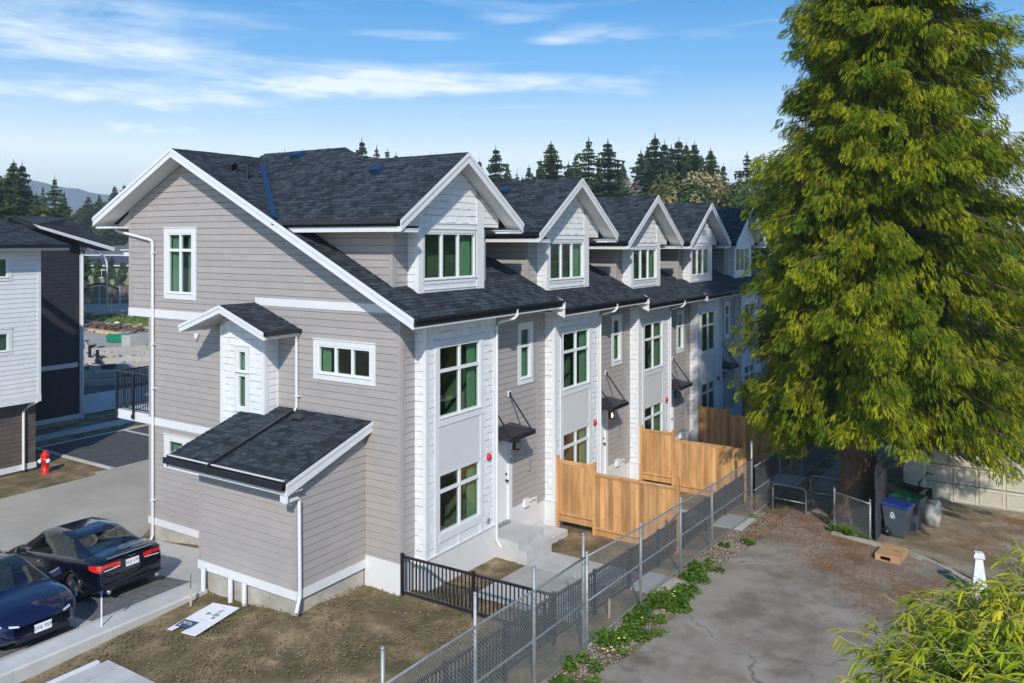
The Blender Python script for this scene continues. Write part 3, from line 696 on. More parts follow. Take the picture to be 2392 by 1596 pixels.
    for a,b in ((.70,.885),(3.135,3.46)):
        zt_=ap-DS*max(abs(a-DY),abs(b-DY)); bx('corner_trim',trimw,root,-.069,-.038,a,b,Z0,zt_)
    window(root,fd,.94,3.03,7.36,8.43,3,None,.0,.12,head=.09,depth=.42,cw=.20)
    bx('trim_board',trimw,root,-.069,-.04,.885,3.135,8.565,8.70); bx('ledge',trimw,root,-.069,-.02,.885,3.135,8.70,8.72)
    bx('apron_panel',trimw,root,-.069,-.05,.885,3.135,Z0,7.20); bx('ledge',trimw,root,-.069,-.03,.885,3.135,7.06,7.09)
    zf=zm(-.4)
    for sg,yc,yb in ((1,.16,.71),(-1,4.0,3.45)):
        fr=FY(yc) if sg>0 else FYp(yc)
        xb=XR+(ZR-zw)/S
        tr=[(xb,zw),(-.4,zf-.1),(-.4,zw)]
        wall(root,fr,[tr],[],lapback); siding_boards(root,fr,[[(xb+.03,zw),(-.5,zm(-.5)+.015),(-.5,zw)]],[],z_org=7.1)
        fr2=FY(yb) if sg>0 else FYp(yb)
        wall(root,fr2,[[(-.42,zf-.2),(-.09,zm(-.07)-.1),(-.09,zw),(-.42,zw)]],[],shakeback)
        siding_boards(root,fr2,[[(-.39,zf-.03),(-.10,zm(-.10)-.02),(-.10,zw),(-.39,zw)]],[],m=trimw,z_org=7.1)
        a,b=sorted((yc,yb)); wall(root,FX(-.4),[[(a,7.0),(b,7.0),(b,zw),(a,zw)]],[],lapback)
        siding_boards(root,FX(-.4),[[(a+(.1 if sg>0 else 0),7.17),(b-(0 if sg>0 else .1),7.17),(b-(0 if sg>0 else .1),zw),(a+(.1 if sg>0 else 0),zw)]],[],z_org=7.1)
        q0,q1=sorted((yc-.024*sg,yc)); bx('corner_board',siding,root,-.50,-.376,q0,q1,7.12,zw); q0,q1=sorted((yc,yc+.1*sg)); bx('corner_board',siding,root,-.4,-.376,q0,q1,7.12,zw)
        q0,q1=sorted((yb-.024*sg,yb)); bx('corner_trim',trimw,root,-.16,-.04,q0,q1,6.95,zw)
    # roof vents
    def rv(px,py,base,tilt,nm='roof_vent',s=1):
        o=MB().add([(-.17,-.15,0),(.17,-.15,0),(.17,.15,0),(-.17,.15,0),(-.14,-.13,.13),(.14,-.13,.13),(.15,.14,.09),(-.15,.14,.09)],[(0,3,2,1),(4,5,6,7),(0,1,5,4),(1,2,6,5),(2,3,7,6),(3,0,4,7)]).build(nm,bluem,root)
        o.location=(px,py,base); o.rotation_euler=tilt; return o
    al=math.atan(DS)
    yv=1.45; rv(-2.05,yv,zd(yv)+.02,(al,0,0))
    if not first: pass
    MB().tube([(-1.75,4.9,zm(-1.75)-.02),(-1.75,4.9,zm(-1.75)+.28)],.05,8).build('vent_pipe',blackm,root)
    # ---- party rake end at the far side
    for dz in (0,) :
        mb=MB(); x0,x1=.10,.98
        mb.prism([(x0,YE-.02,zm(x0)-.06),(x1,YE-.02,zm(x1)-.0+.03),(x1,YE-.02,zm(x1)-.20),(x0,YE-.02,zm(x0)-.29)],(0,.05,0)); mb.build('rake_end',trimw,root)
        mb=MB(); mb.prism([(x0,YE-.16,6.29),(x1-.02,YE-.16,6.29),(x1-.02,YE-.16,6.31),(x0,YE-.16,6.31)],(0,.14,0)); mb.build('soffit',soffit,root)
    if not first:
        mb=MB(); x0,x1=.38,.98
        mb.prism([(x0,-.05,zm(x0)-.02),(x1,-.05,zm(x1)+.03),(x1,-.05,zm(x1)-.20),(x0,-.05,zm(x0)-.25)],(0,.05,0)); mb.build('rake_end',trimw,root)
        # stepped party wall edge
        mb=MB(); mb.prism([(.0,0.001,6.4),(XR,.001,ZR-.1),(-10.6,.001,9.2),(-10.6,.001,3),(0,.001,3)],(0,.05,0)); mb.build('party_wall',lapback,root)
    # ---- rear wall
    mb=MB(); mb.box(-9.75,-9.6,0,YE,-1.6,6.0); mb.box(-10.76,-10.6,0,YE,5.95,9.3); mb.build('rear_wall',siding,root)
    return root,sh,rp
u1,sh,rp=townhouse(True)
tag(u1,'near end town house with the grey gable wall, lean-to shed and number 20 door','townhouse','row of attached town houses')
# ================= gable end of the first house
def gable_end(root,rp,sh):
    fy=FY(0)
    zu=lambda x: zm(x)-.22
    up=[[(-10.76,6.0),(0,6.0),(0,zu(0)),(XR,zu(XR)),(-10.76,zu(-10.76))]]
    lowr=[[(-9.75,-.1),(0,-.1),(0,6.0),(-9.75,6.0)]]
    W1=(-8.80,-7.76,6.80,8.44); W2=(-2.66,-.98,5.00,5.62); W3=(-8.80,-7.5,1.86,2.44)
    wall(root,fy,up,[glz(*W1)],lapback); wall(root,fy,lowr,[glz(*W2),glz(*W3)],lapback)
    hol=[casing_hole(*W1,.18,.18,.18),casing_hole(*W2,.16,.16,.14),casing_hole(*W3,.18,.18,.16),(-10.8,-4.99,6.0,6.24),(-5.04,0,6.56,6.76),(-5.9,-4.17,3.3,6.3)]
    siding_boards(root,fy,[[(-10.66,6.0),(-.1,6.0),(-.1,zu(-.1)),(XR,zu(XR)),(-10.66,zu(-10.66))]],hol,z_org=.08)
    siding_boards(root,fy,[[(-9.65,.09),(-4.45,.09),(-4.45,5.99),(-9.65,5.99)],[(-4.45,3.3),(-1.12,3.3),(-1.12,6.0),(-4.45,6.0)],[(-1.12,.72),(-.1,.72),(-.1,6.0),(-1.12,6.0)]],hol+[(-9.76,-4.44,2.82,3.04)],z_org=.08)
    window(root,fy,*W1,2,8.0,.18,.18,head=.16,right_curtain='both',cw=.34); window(root,fy,*W2,3,None,.16,.16,head=.14,right_curtain='left',cw=.15); window(root,fy,*W3,2,None,.18,.18,head=.14,right_curtain='left',cw=.25)
    bx('band_board',trimw,root,-10.78,-5.0,-.034,0,6.0,6.24); bx('band_board',trimw,root,-5.04,-.02,-.034,0,6.56,6.76)
    bx('band_board',trimw,root,-9.77,-4.47,-.034,0,2.82,3.04); bx('band_board',trimw,root,-9.77,-4.47,-.036,0,-.13,.08)
    bx('corner_board',siding,root,-.1,.0,-.026,0,.72,6.54); bx('corner_board',siding,root,-9.76,-9.65,-.026,0,.09,6.0); bx('corner_board',siding,root,-10.77,-10.66,-.026,0,6.25,zu(-10.7)-.03)
    bx('foundation_wall',foundc,root,-9.7,-4.4,.0,.2,-1.4,-.11); bx('skirting',parging,root,-1.12,.021,-.022,.18,-1.2,.715)
    # overhang
    for s0,s1 in ((XR,.88),(-11.68,XR)):
        a,b=s0,s1
        mb=MB(); mb.prism([(a,-.6,zm(a)-.0),(b,-.6,zm(b)-.0),(b,-.6,zm(b)-.24),(a,-.6,zm(a)-.24)],(0,-.03,0)); mb.build('rake_board',trimw,root)
        mb=MB(); mb.prism([(a,-.631,zm(a)+.02),(b+(.03 if b>0 else 0),-.631,zm(b)+.01),(b+(.03 if b>0 else 0),-.631,zm(b)-.09),(a,-.631,zm(a)-.08)],(0,-.022,0)); mb.build('rake_trim',trimw,root)
        mb=MB(); mb.prism([(a,-.6,zm(a)-.175),(b,-.6,zm(b)-.175),(b,0,zm(b)-.175),(a,0,zm(a)-.175)],(0,0,-.02)); mb.build('soffit',soffit,root)
    bx('eave_return',trimw,root,-11.6,-10.78,-.58,.0,8.64,8.70); bx('fascia',trimw,root,-11.70,-11.675,-.6,6.13,8.72,8.90)
    mb=MB(); mb.prism([(-10.77,-.004,8.70),(-11.5,-.004,8.70),(-10.77,-.004,9.12)],(0,.1,0)); mb.build('eave_return',siding,root)
    MB().tube([(-11.32,-.16,8.72),(-11.3,-.12,8.60),(-11.1,-.085,8.54),(-9.62,-.085,8.30),(-9.50,-.085,8.24),(-9.48,-.085,8.1),(-9.48,-.085,-.42),(-9.46,-.16,-.55)],.042,8).build('downspout',trimw,root)
    for z in (7.9,5.2,3.9,.6): bx('pipe_strap',trimw,root,-9.54,-9.40,-.135,-.0,z,z+.03)
    # hump: larger cross roof behind the dormer
    A=(-3.05,DY,DZ);B=(-4.53,2.83,11.0);Cc=(-7.9,2.83,11.0);D=(-8.15,DY,DZ-.02);E_=(-3.3,4.6,9.9);G=(-8.2,4.9,9.6)
    mb=MB(); mb.add([A,B,Cc,D,E_,G],[(0,1,2,3),(0,4,1),(1,4,5,2)]); mb.build('roof',shingback,root)
    nD=math.hypot(1,DS); v0=0; v1=.75*nD
    rp+=roof_pieces((0,DY,DZ),(1,0,0),(0,1,DS),[[(-3.05,0),(-8.3,0),(-8.0,v1),(-4.53,v1)]],rs=21)
    al=math.atan(DS)
    o=MB().add([(-.19,-.17,0),(.19,-.17,0),(.19,.17,0),(-.19,.17,0),(-.16,-.15,.14),(.16,-.15,.14),(.17,.16,.10),(-.17,.16,.10)],[(0,3,2,1),(4,5,6,7),(0,1,5,4),(1,2,6,5),(2,3,7,6),(3,0,4,7)]).build('roof_vent',bluem,root)
    o.location=(-6.15,2.50,DZ+DS*.42+.02); o.rotation_euler=(al,0,0)
    # flue and pipe on the main roof
    MB().tube([(-6.6,.55,zm(-6.6)-.05),(-6.6,.55,zm(-6.6)+.16),(-6.5,.35,zm(-6.6)+.24)],.10,10).build('vent_pipe',blackm,root)
    MB().tube([(-6.15,.62,zm(-6.15)-.05),(-6.15,.62,zm(-6.15)+.42)],.045,8).build('vent_pipe',blackm,root)
    # ---- shallow bump-out with its own little gable roof
    bxn,bxf,bw0,bw1=-5.9,-4.17,-.45,0
    fb=FY(-.45); g=[glz(-5.19,-4.97,4.80,5.25),glz(-5.19,-4.97,3.92,4.56)]
    U=(-5.16,-4.90,4.88,5.36); V_=(-5.16,-4.90,3.93,4.72)
    wall(root,fb,[[(-5.9,3.3),(-4.17,3.3),(-4.17,6.1),(-5.03,6.4),(-5.9,6.1)]],[glz(*U),glz(*V_)],shakeback)
    wall(root,FX(-4.17),[[(-.43,3.3),(0,3.3),(0,6.1),(-.43,6.1)]],[],shakeback); wall(root,FXn(-5.9),[[(-.43,3.3),(0,3.3),(0,6.1),(-.43,6.1)]],[],shakeback)
    cas=(-5.32,-4.74,3.74,5.52)
    sh+=shake_pieces(fb,[[(-5.8,3.3),(-4.27,3.3),(-4.27,6.05),(-5.03,6.36),(-5.8,6.05)]],[cas],rs=31)
    siding_boards(root,FX(-4.17),[[(-.36,3.6),(-.05,3.6),(-.05,6.05),(-.36,6.05)]],[],m=trimw,z_org=.08)
    bx('corner_trim',trimw,root,-5.905,-5.8,-.475,-.45,3.3,6.02); bx('corner_trim',trimw,root,-4.27,-4.146,-.475,-.45,3.3,6.02); bx('corner_trim',trimw,root,-4.17,-4.146,-.45,-.36,3.3,6.02); bx('corner_trim',trimw,root,-4.17,-4.146,-.05,.0,3.6,6.05)
    window(root,fb,*U,1,None,.11,.03,head=.11,right_curtain='left',cw=.35); window(root,fb,*V_,1,None,.11,.11,head=.025,ledge=False,right_curtain='left',cw=.35)
    rx=-5.03; rz=6.62; s=.36; hw=1.65
    for sg in (1,-1):
        e=rx+hw*sg; ze=rz-s*hw
        MB().prism([(e,-1.15,ze),(e,0,ze),(rx,0,rz),(rx,-1.15,rz)],(0,0,-.07)).build('porch_roof',shingback,root)
        Lr=hw*math.hypot(1,s)
        rp+=roof_pieces((e,0,ze),(0,1,0),(-sg,0,s),[[(-1.17,-.02),(0,-.02),(0,Lr),(-1.17,Lr)]],rs=40+sg)
        MB().prism([(e,-1.15,ze-.0),(rx,-1.15,rz-.0),(rx,-1.15,rz-.19),(e,-1.15,ze-.19)],(0,-.028,0)).build('rake_board',trimw,root)
        MB().prism([(e+.02*sg,-1.179,ze+.005),(rx,-1.179,rz+.01),(rx,-1.179,rz-.07),(e+.02*sg,-1.179,ze-.075)],(0,-.02,0)).build('rake_trim',trimw,root)
        MB().prism([(e,-1.15,ze-.08),(e,0,ze-.08),(rx,0,rz-.08),(rx,-1.15,rz-.08)],(0,0,-.015)).build('soffit',soffit,root)
    e=rx+hw
    bx('fascia',trimw,root,e-.002,e+.02,-1.15,0,5.84,5.98)
    MB().box(e+.021,e+.028,-1.17,.0,5.93,6.02).box(e+.028,e+.10,-1.17,0,5.93,5.937).box(e+.10,e+.107,-1.17,0,5.93,6.03).build('gutter',blackm,root)
    bx('fascia',trimw,root,rx-hw-.02,rx-hw+.002,-1.15,0,5.84,5.98)
    MB().tube([(-3.36,-.1,5.93),(-3.40,-.1,5.8),(-3.42,-.07,5.7),(-3.42,-.07,4.02),(-3.44,-.14,3.93)],.036,8).build('downspout',trimw,root)
    bx('pipe_strap',trimw,root,-3.48,-3.30,-.11,0,4.3,4.33)
    MB().lathe([(0,0),(.07,0),(.05,-.12),(.035,-.16),(0,-.16)],(-7.45,-.08,5.66),10).build('wall_lamp',winwhite,root)
    # ---- lean-to shed
    XL,XQ,YF=-4.45,-1.12,-2.18
    zr=lambda y: 3.95+.315*y
    ff=FY(YF); fr=FX(XQ); fl=FXn(XL)
    wall(root,ff,[[(XL,.41),(XQ,.41),(XQ,3.05),(XL,3.05)]],[],lapback)
    side=[(YF,.41),(0,.41),(0,zr(0)-.1),(YF,zr(YF)-.1)]
    wall(root,fr,[side],[],lapback); wall(root,fl,[side],[],lapback)
    siding_boards(root,ff,[[(XL+.1,.62),(XQ-.1,.62),(XQ-.1,2.98),(XL+.1,2.98)]],[],z_org=.62,maxlen=6)
    siding_boards(root,fr,[[(YF+.1,.62),(-.02,.62),(-.02,zr(0)-.12),(YF+.1,zr(YF+.1)-.12)]],[],z_org=.62); siding_boards(root,fl,[[(YF,.62),(0,.62),(0,zr(0)-.12),(YF,zr(YF)-.12)]],[],z_org=.62)
    bx('corner_board',siding,root,XL-.0,XL+.1,YF-.025,YF,.62,2.98); bx('corner_board',siding,root,XQ-.1,XQ+.025,YF-.025,YF,.62,3.02); bx('corner_board',siding,root,XQ,XQ+.025,YF,YF+.1,.62,3.02)
    bx('band_board',trimw,root,XL-.03,XQ+.032,YF-.033,YF,.41,.615); bx('band_board',trimw,root,XQ,XQ+.033,YF,-.022,.41,.615)
    MB().box(XL+.05,XQ-.04,YF+.04,0,-1.3,.409).build('foundation_wall',foundc,root)
    x0,x1,yE=-5.05,-.92,-2.64
    MB().prism([(x0,yE,zr(yE)),(x1,yE,zr(yE)),(x1,0,zr(0)),(-4.17,0,zr(0)),(-4.17,-.46,zr(-.46)),(x0,-.46,zr(-.46))],(0,0,-.1)).build('shed_roof',shingback,root)
    k=math.hypot(1,.315)
    lp=roof_pieces((0,yE,zr(yE)),(1,0,0),(0,1,.315),[[(x0-.02,-.02),(x1+.02,-.02),(x1+.02,2.18*k),(x0-.02,2.18*k)],[(-4.17,2.18*k),(x1+.02,2.18*k),(x1+.02,2.64*k),(-4.17,2.64*k)]],rs=50,holes=[(-3.52,-3.38,0,9)])
    rp+=lp
    mb=MB(); mb.prism([(-3.50,-.18,zr(-.18)+.005),(-3.40,-.18,zr(-.18)+.005),(-3.40,-2.62,zr(-2.62)+.005),(-3.50,-2.62,zr(-2.62)+.005)],(0,0,.075)); mb.build('roof_downspout',blackm,root)
    MB().tube([(-3.45,-2.58,zr(-2.6)+.05),(-3.45,-2.70,zr(-2.64)+.0),(-3.45,-2.71,zr(-2.64)-.08)],.045,8).build('roof_downspout',blackm,root)
    o=MB().add([(-.17,-.14,0),(.17,-.14,0),(.17,.14,0),(-.17,.14,0),(-.14,-.12,.07),(.14,-.12,.07),(.14,.12,.06),(-.14,.12,.06)],[(0,3,2,1),(4,5,6,7),(0,1,5,4),(1,2,6,5),(2,3,7,6),(3,0,4,7)]).build('roof_vent',blackm,root); o.location=(-2.95,-.40,zr(-.40)+.02); o.rotation_euler=(math.atan(.315),0,0)
    # gutter with bright lip, fascia, rake
    zg=zr(yE)
    MB().box(x0,x1,yE-.012,yE,zg-.15,zg-.01).box(x0,x1,yE-.11,yE-.012,zg-.15,zg-.143).box(x0,x1,yE-.122,yE-.11,zg-.15,zg-.0).box(x0,x0+.008,yE-.11,yE-.012,zg-.143,zg-.02).build('gutter',blackm,root)
    bx('gutter_lip',trimw,root,x0+.06,x1-.10,yE-.018,yE+.035,zg+.018,zg+.036)
    bx('fascia',trimw,root,x0+.04,x1,yE+.001,yE+.025,zg-.27,zg-.11); bx('soffit',soffit,root,x0+.04,x1,yE+.025,YF,zg-.25,zg-.235)
    for x,sg in ((x1,1),(x0,-1)):
        mb=MB(); ye=0 if sg>0 else -.46
        mb.prism([(x,yE-.02,zr(yE)-.03),(x,ye,zr(ye)-.03),(x,ye,zr(ye)-.24),(x,yE-.02,zr(yE)-.29)],(.028*sg,0,0)); mb.build('rake_board',trimw,root)
        mb=MB(); mb.prism([(x+.0285*sg,yE-.03,zr(yE)-.005),(x+.0285*sg,ye,zr(ye)-.005),(x+.0285*sg,ye,zr(ye)-.09),(x+.0285*sg,yE-.03,zr(yE)-.09)],(.018*sg,0,0)); mb.build('rake_trim',trimw,root)
    bx('eave_return',trimw,root,x1-.17,x1+.05,yE-.03,yE+.0,zg-.42,zg-.28)
    MB().tube([(x1-.06,yE-.02,zg-.40),(-.97,-2.50,zg-.42),(-1.02,-2.25,zg-.44),(-1.045,-2.17,zg-.52),(-1.045,-2.15,.50),(-1.0,-2.24,.38),(-.93,-2.36,.24)],.042,8).build('downspout',trimw,root)
    for x,zb,zt_,y in ((-4.15,-.05,.50,-2.30),(-3.22,-.12,.46,-2.26),(-2.74,-.12,.46,-2.26)):
        MB().tube([(x,y,zb),(x,y,zt_)],.055,10).build('drain_pipe',trimw,root)
    # ---- balcony at the back
    bl=empty('balcony'); bl.parent=root
    bx('deck',trimw,bl,-11.58,-9.76,.12,6.0,2.76,3.04)
    def rail(p,q,n,z0=3.12,z1=4.20):
        MB().box(min(p[0],q[0])-.02,max(p[0],q[0])+.02,min(p[1],q[1])-.02,max(p[1],q[1])+.02,z1,z1+.045).build('railing',blackm,bl)
        MB().box(min(p[0],q[0])-.012,max(p[0],q[0])+.012,min(p[1],q[1])-.012,max(p[1],q[1])+.012,z0,z0+.03).build('railing',blackm,bl)
        for i in range(1,n):
            x=p[0]+(q[0]-p[0])*i/n; y=p[1]+(q[1]-p[1])*i/n
            bx('baluster',blackm,bl,x-.009,x+.009,y-.009,y+.009,z0+.03,z1)
    rail((-11.6,.1),(-9.78,.1),16); rail((-11.6,.12),(-11.6,5.9),50)
    for x,y in ((-11.6,.1),(-10.72,.1),(-11.6,3),(-11.6,5.9)):
        bx('post',blackm,bl,x-.03,x+.03,y-.034,y+.026,2.9,4.2); bx('post_foot',blackm,bl,x-.05,x+.05,y-.06,y-.0,2.84,2.96)
    # house number
    tm=mat('number_black',(.02,.02,.022),rough=.4)
    text_mesh('2',.22,tm,root,(.037,4.68,2.30),(R(90),0,R(90)),'house_number'); text_mesh('0',.22,tm,root,(.037,4.68,2.09),(R(90),0,R(90)),'house_number')
gable_end(u1,rp,sh)
emit(u1,rp,'roof_shingle','roof_shingles',shing); emit(u1,sh,'wall_shingle','wall_shingles',shake)
u2,sh,rp=townhouse(False); u2.location=(0,ROWP,-.25)
emit(u2,rp,'roof_shingle','roof_shingles',shing,off=Vector((0,ROWP,0))); emit(u2,sh,'wall_shingle','wall_shingles',shake,off=Vector((0,ROWP,0)))
index_kids()
DZU=[0,-.25,-.51,-.55,-.58]
labs=['','second town house of the row, its lit door lamp glowing under the black canopy','third town house of the row, behind the second cedar fence','fourth town house of the row, half in tree shade behind the third cedar fence','far end town house of the row, in shade and partly hidden by the big cedar']
tag(u2,labs[1],'townhouse','row of attached town houses')
for i in (2,3,4):
    c=copy_tree(u2); c.location=(0,ROWP*i,DZU[i]); tag(c,labs[i],'townhouse','row of attached town houses')
# far gable
mb=MB(); mb.prism([(0,0,-1),(0,0,6.6),(XR,0,10.6),(-10.7,0,9.2),(-10.7,0,6),(-9.75,0,6),(-9.75,0,-1)],(0,.05,0)); o=mb.build('end_wall',siding,c); o.location=(0,ROWP,0)

def emis(name,col,st_):
    m=bpy.data.materials.new(name); m.use_nodes=True; p=m.node_tree.nodes['Principled BSDF']; p.inputs['Emission Color'].default_value=(*col,1); p.inputs['Emission Strength'].default_value=st_; p.inputs['Base Color'].default_value=(*col,1); return m
for l in KIDS[u2]:
    if l.name.startswith('wall_lamp'):
        for b in KIDS.get(l,[]): b.data=b.data.copy(); b.data.materials[0]=emis('lamp_lit',(1,.62,.30),3.0)
# ---------------------------------------------------------------- cedar panel fences
def wood_fence(i,y,dz,label):
    r=empty('wooden_fence',(0,y,dz),0,label,'fence','cedar fences between the front yards')
    def post(x,top,bot=-1.0): 
        MB().box(x-.045,x+.045,-.05,.04,bot,top).build('post',cedarw,r)
    post(.42,1.84); post(1.64,1.80); post(4.20,1.76)
    rr=random.Random(70+i)
    for (x0,x1,zb,ztp) in ((.468,1.592,.10,1.72),(1.688,4.152,-.13,1.50)):
        n=round((x1-x0)/.135)
        for k in range(n):
            a=x0+(x1-x0)*k/n;b=x0+(x1-x0)*(k+1)/n; pr=rr.uniform(0,.008)
            MB().box(a+.003,b-.003,-.012-pr,.010,zb+.07,ztp-.04).build('board',cedarw,r)
        MB().box(x0,x1,-.05,.04,ztp-.04,ztp).build('rail',cedarw,r); MB().box(x0,x1,-.034,.03,zb,zb+.07).build('rail',cedarw,r)
        MB().box(x0,x1,-.03,.012,ztp-.10,ztp-.041).build('trim_rail',cedarw,r)
        MB().box(x0,x1,-.02,.02,zb-.20,zb-.03).build('kick_board',cedarw,r)
wood_fence(0,6.70,0,'nearest cedar fence, in full sun beside the number 20 stoop')
wood_fence(1,12.85,-.27,'second cedar fence, lit by the sun, beside the third town house')
wood_fence(2,18.95,-.50,'third cedar fence, darker, partly behind the drooping cedar branches')
wood_fence(3,25.1,-.70,'farthest cedar fence, deep in shade behind the big cedar')
# ---------------------------------------------------------------- black picket fences
def picket_fence(p,q,tops,label,gates=(),post_every=1.83,h=.92):
    r=empty('picket_fence',(p[0],p[1],0),0,label,'fence')
    L=math.hypot(q[0]-p[0],q[1]-p[1]); dx,dy=(q[0]-p[0])/L,(q[1]-p[1])/L
    T=lambda s: tops(s)
    n=int(L/.105)
    def rail_(z,w,hh):
        m=max(1,int(L/1.8)); mb=MB()
        for k in range(m):
            a=L*k/m;b=L*(k+1)/m
            P=[(dx*a-dy*w,dy*a+dx*w,T(a)-z),(dx*b-dy*w,dy*b+dx*w,T(b)-z),(dx*b+dy*w,dy*b-dx*w,T(b)-z),(dx*a+dy*w,dy*a-dx*w,T(a)-z)]
            mb.prism(P,(0,0,-hh))
        mb.build('rail',blackm,r)
    rail_(0,.028,.045); rail_(h-.10,.018,.035)
    base=MB().box(-.012,.012,-.012,.012,-(h-.13),-.04).mesh('picket',blackm)
    for k in range(1,n):
        s=L*k/n
        if abs((s/post_every)-round(s/post_every))*post_every<.05: continue
        o=obj('picket',base,r); o.location=(dx*s,dy*s,T(s))
    pm=MB().box(-.032,.032,-.032,.032,-h-.25,.03).box(-.037,.037,-.037,.037,.03,.045).mesh('post',blackm)
    k=0
    while k*post_every<=L+.01:
        s=min(k*post_every,L); o=obj('post',pm,r); o.location=(dx*s,dy*s,T(s)); k+=1
picket_fence((.06,-.03),(4.12,-.03),lambda s:.95+.01*s,'black metal picket fence running from the house corner to the mesh fence',post_every=2.03)
def topY(s):
    y=-5.6+s
    pts=[(-5.6,1.30),(-1.0,1.08),(2,.86),(4.3,.72),(9.4,.52),(13,.38),(30,-.4)]
    for (a,b),(c,d) in zip(pts,pts[1:]):
        if y<=c: return b+(d-b)*(y-a)/(c-a)
    return pts[-1][1]
picket_fence((4.17,-5.6),(4.17,24),topY,'long black metal picket fence running beside the grey mesh fence')
# ---------------------------------------------------------------- chain link fences
def chain_fence(name,p,q,bot,top,posts,label,rails=(0,.5,1),pitch=.075,cat='fence',brace=None,post_r=.030,wr=.0032):
    r=empty(name,(p[0],p[1],0),0,label,cat)
    L=math.hypot(q[0]-p[0],q[1]-p[1]); dx,dy=(q[0]-p[0])/L,(q[1]-p[1])/L
    def P(s,t,o=0): return Vector((dx*s-dy*o,dy*s+dx*o,bot(s)+(top(s)-bot(s))*t))
    V=[];F=[]; H=1.0
    nrow=round((top(L/2)-bot(L/2))/pitch)
    def wire(a,b,w=wr):
        a,b=Vector(a),Vector(b); d=(b-a).normalized(); n=Vector((-dy,dx,0)); u=d.cross(n).normalized()
        k=len(V); 
        for c in (a,b):
            V.extend([c+u*w,c-u*w*.5+n*w,c-u*w*.5-n*w])
        F.extend([(k,k+1,k+4,k+3),(k+1,k+2,k+5,k+4),(k+2,k,k+3,k+5)])
    ncol=int(L/pitch)
    for i in range(-nrow,ncol+1):
        for sgn in (1,-1):
            s0=i*pitch; 
            if sgn==1: a=(s0,0.);b=(s0+nrow*pitch,1.)
            else: a=(s0,1.);b=(s0+nrow*pitch,0.)
            if a[0]<0: k=(0-a[0])/(b[0]-a[0]); a=(0,a[1]+k*(b[1]-a[1]))
            if b[0]>L: k=(L-a[0])/(b[0]-a[0]); b=(L,a[1]+k*(b[1]-a[1]))
            if b[0]-a[0]<.02: continue
            m=max(1,int((b[0]-a[0])/1.2)); of=.003*sgn
            for j in range(m):
                t0,t1=j/m,(j+1)/m
                wire(P(a[0]+(b[0]-a[0])*t0,a[1]+(b[1]-a[1])*t0,of),P(a[0]+(b[0]-a[0])*t1,a[1]+(b[1]-a[1])*t1,of))
    me=np_mesh('wire_mesh',np.array([tuple(v) for v in V]),np.array(F),galv); o=obj('wire_mesh',me,r)
    for t in rails:
        m=max(1,int(L/1.5)); MB().tube([P(L*k/m,t,.02) for k in range(m+1)],.021 if t in (0,1) else .018,8).build('rail',galv,r,True)
    for s,extra in posts:
        a=P(s,0,.035); b=P(s,1,.035); a.z-=.45; b.z+=extra
        MB().tube([a,b],post_r,10).build('post',galv,r,True)
        MB().lathe([(0,0),(post_r*1.15,0),(post_r*1.1,.02),(post_r*.5,.045),(0,.05)],(b.x,b.y,b.z),10).build('post_cap',galv,r,True)
        for t in (.08,.5,.92): 
            c=P(s,t,.035); MB().lathe([(post_r+.001,0),(post_r+.006,.002),(post_r+.006,.025),(post_r+.001,.027)],(c.x,c.y,c.z),10).build('post_band',galv,r)
    return r
def interp(pts): 
    def f(y):
        for (a,b),(c,d) in zip(pts,pts[1:]):
            if y<=c: return b+(d-b)*(y-a)/(c-a)
        return pts[-1][1]
    return f
botf=interp([(-7,.24),(-1.2,.12),(0,.06),(2.7,.02),(5.3,-.10),(7.7,-.22),(11.6,-.50),(25,-1.0)])
topf=interp([(-7,2.1),(-3.8,2.03),(-2,1.93),(0,1.9),(2.8,1.68),(5.3,1.56),(7.7,1.41),(11.6,1.28),(25,.7)])
chain_fence('chain_link_fence',(4.85,-6.6),(4.85,0),lambda s:botf(s-6.6),lambda s:topf(s-6.6),[(.55,.5),(2.78,.5),(4.63,.42),(6.55,.45)],'front run of galvanised chain link fence nearest the camera, with tall open posts',rails=(0,.5,1),wr=.0034)
chain_fence('chain_link_fence',(4.86,.06),(4.86,11.5),lambda s:botf(s+.06),lambda s:topf(s+.06),[(0.02,.05),(2.7,.05),(5.2,.1),(7.6,.05),(11.4,.55)],'long galvanised chain link fence along the weedy edge of the asphalt lane',rails=(0,.5,1),post_r=.034,wr=.0026)
chain_fence('chain_link_fence',(4.9,11.6),(5.1,25),lambda s:botf(s+11.6)+.0,lambda s:topf(s+11.6)-.25,[(3,.0),(6,.0),(9,0),(12.5,0)],'shaded chain link fence beside the footpath beyond the cedar',rails=(0,.5,1),wr=.0022)
chain_fence('chain_link_fence',(7.32,11.45),(8.42,11.02),lambda s:-.46,lambda s:.66-.06*s,[(0,.12),(1.15,.10)],'short chain link panel standing in front of the cedar trunk',rails=(0,1),wr=.003)
# stake markers
def stake(x,y,z0,z1,m1,label,tip=None):
    o=MB().box(x-.02,x+.02,y-.012,y+.012,z0,z1).build('survey_stake',m1); tag(o,label,'stake')
stake(4.52,1.75,-.2,.33,mat('stake_wood',(.55,.45,.33),(.62,.52,.4),6,.85),'short wooden stake in the dirt between the picket and mesh fences')
r=empty('marker_post',(-4.40,-4.66,0),0,'thin white post with a blue tip standing on the kerb behind the cars','post')
MB().tube([(0,0,-.01),(0,0,.62)],.017,8).build('shaft',winwhite,r); MB().tube([(0,0,.62),(0,0,.75)],.024,8).build('tip',mat('marker_blue',(.01,.05,.25)),r)
r=empty('marker_post',(-3.86,-2.85,0),0,'slim grey rod tied to a wooden peg beside the kerb and white board','post')
MB().box(-.018,.018,-.015,.015,-.3,.28).build('peg',MATS['stake_wood'],r); MB().tube([(-.01,0,.20),(.0,0,.62)],.008,6).build('rod',blackm,r)
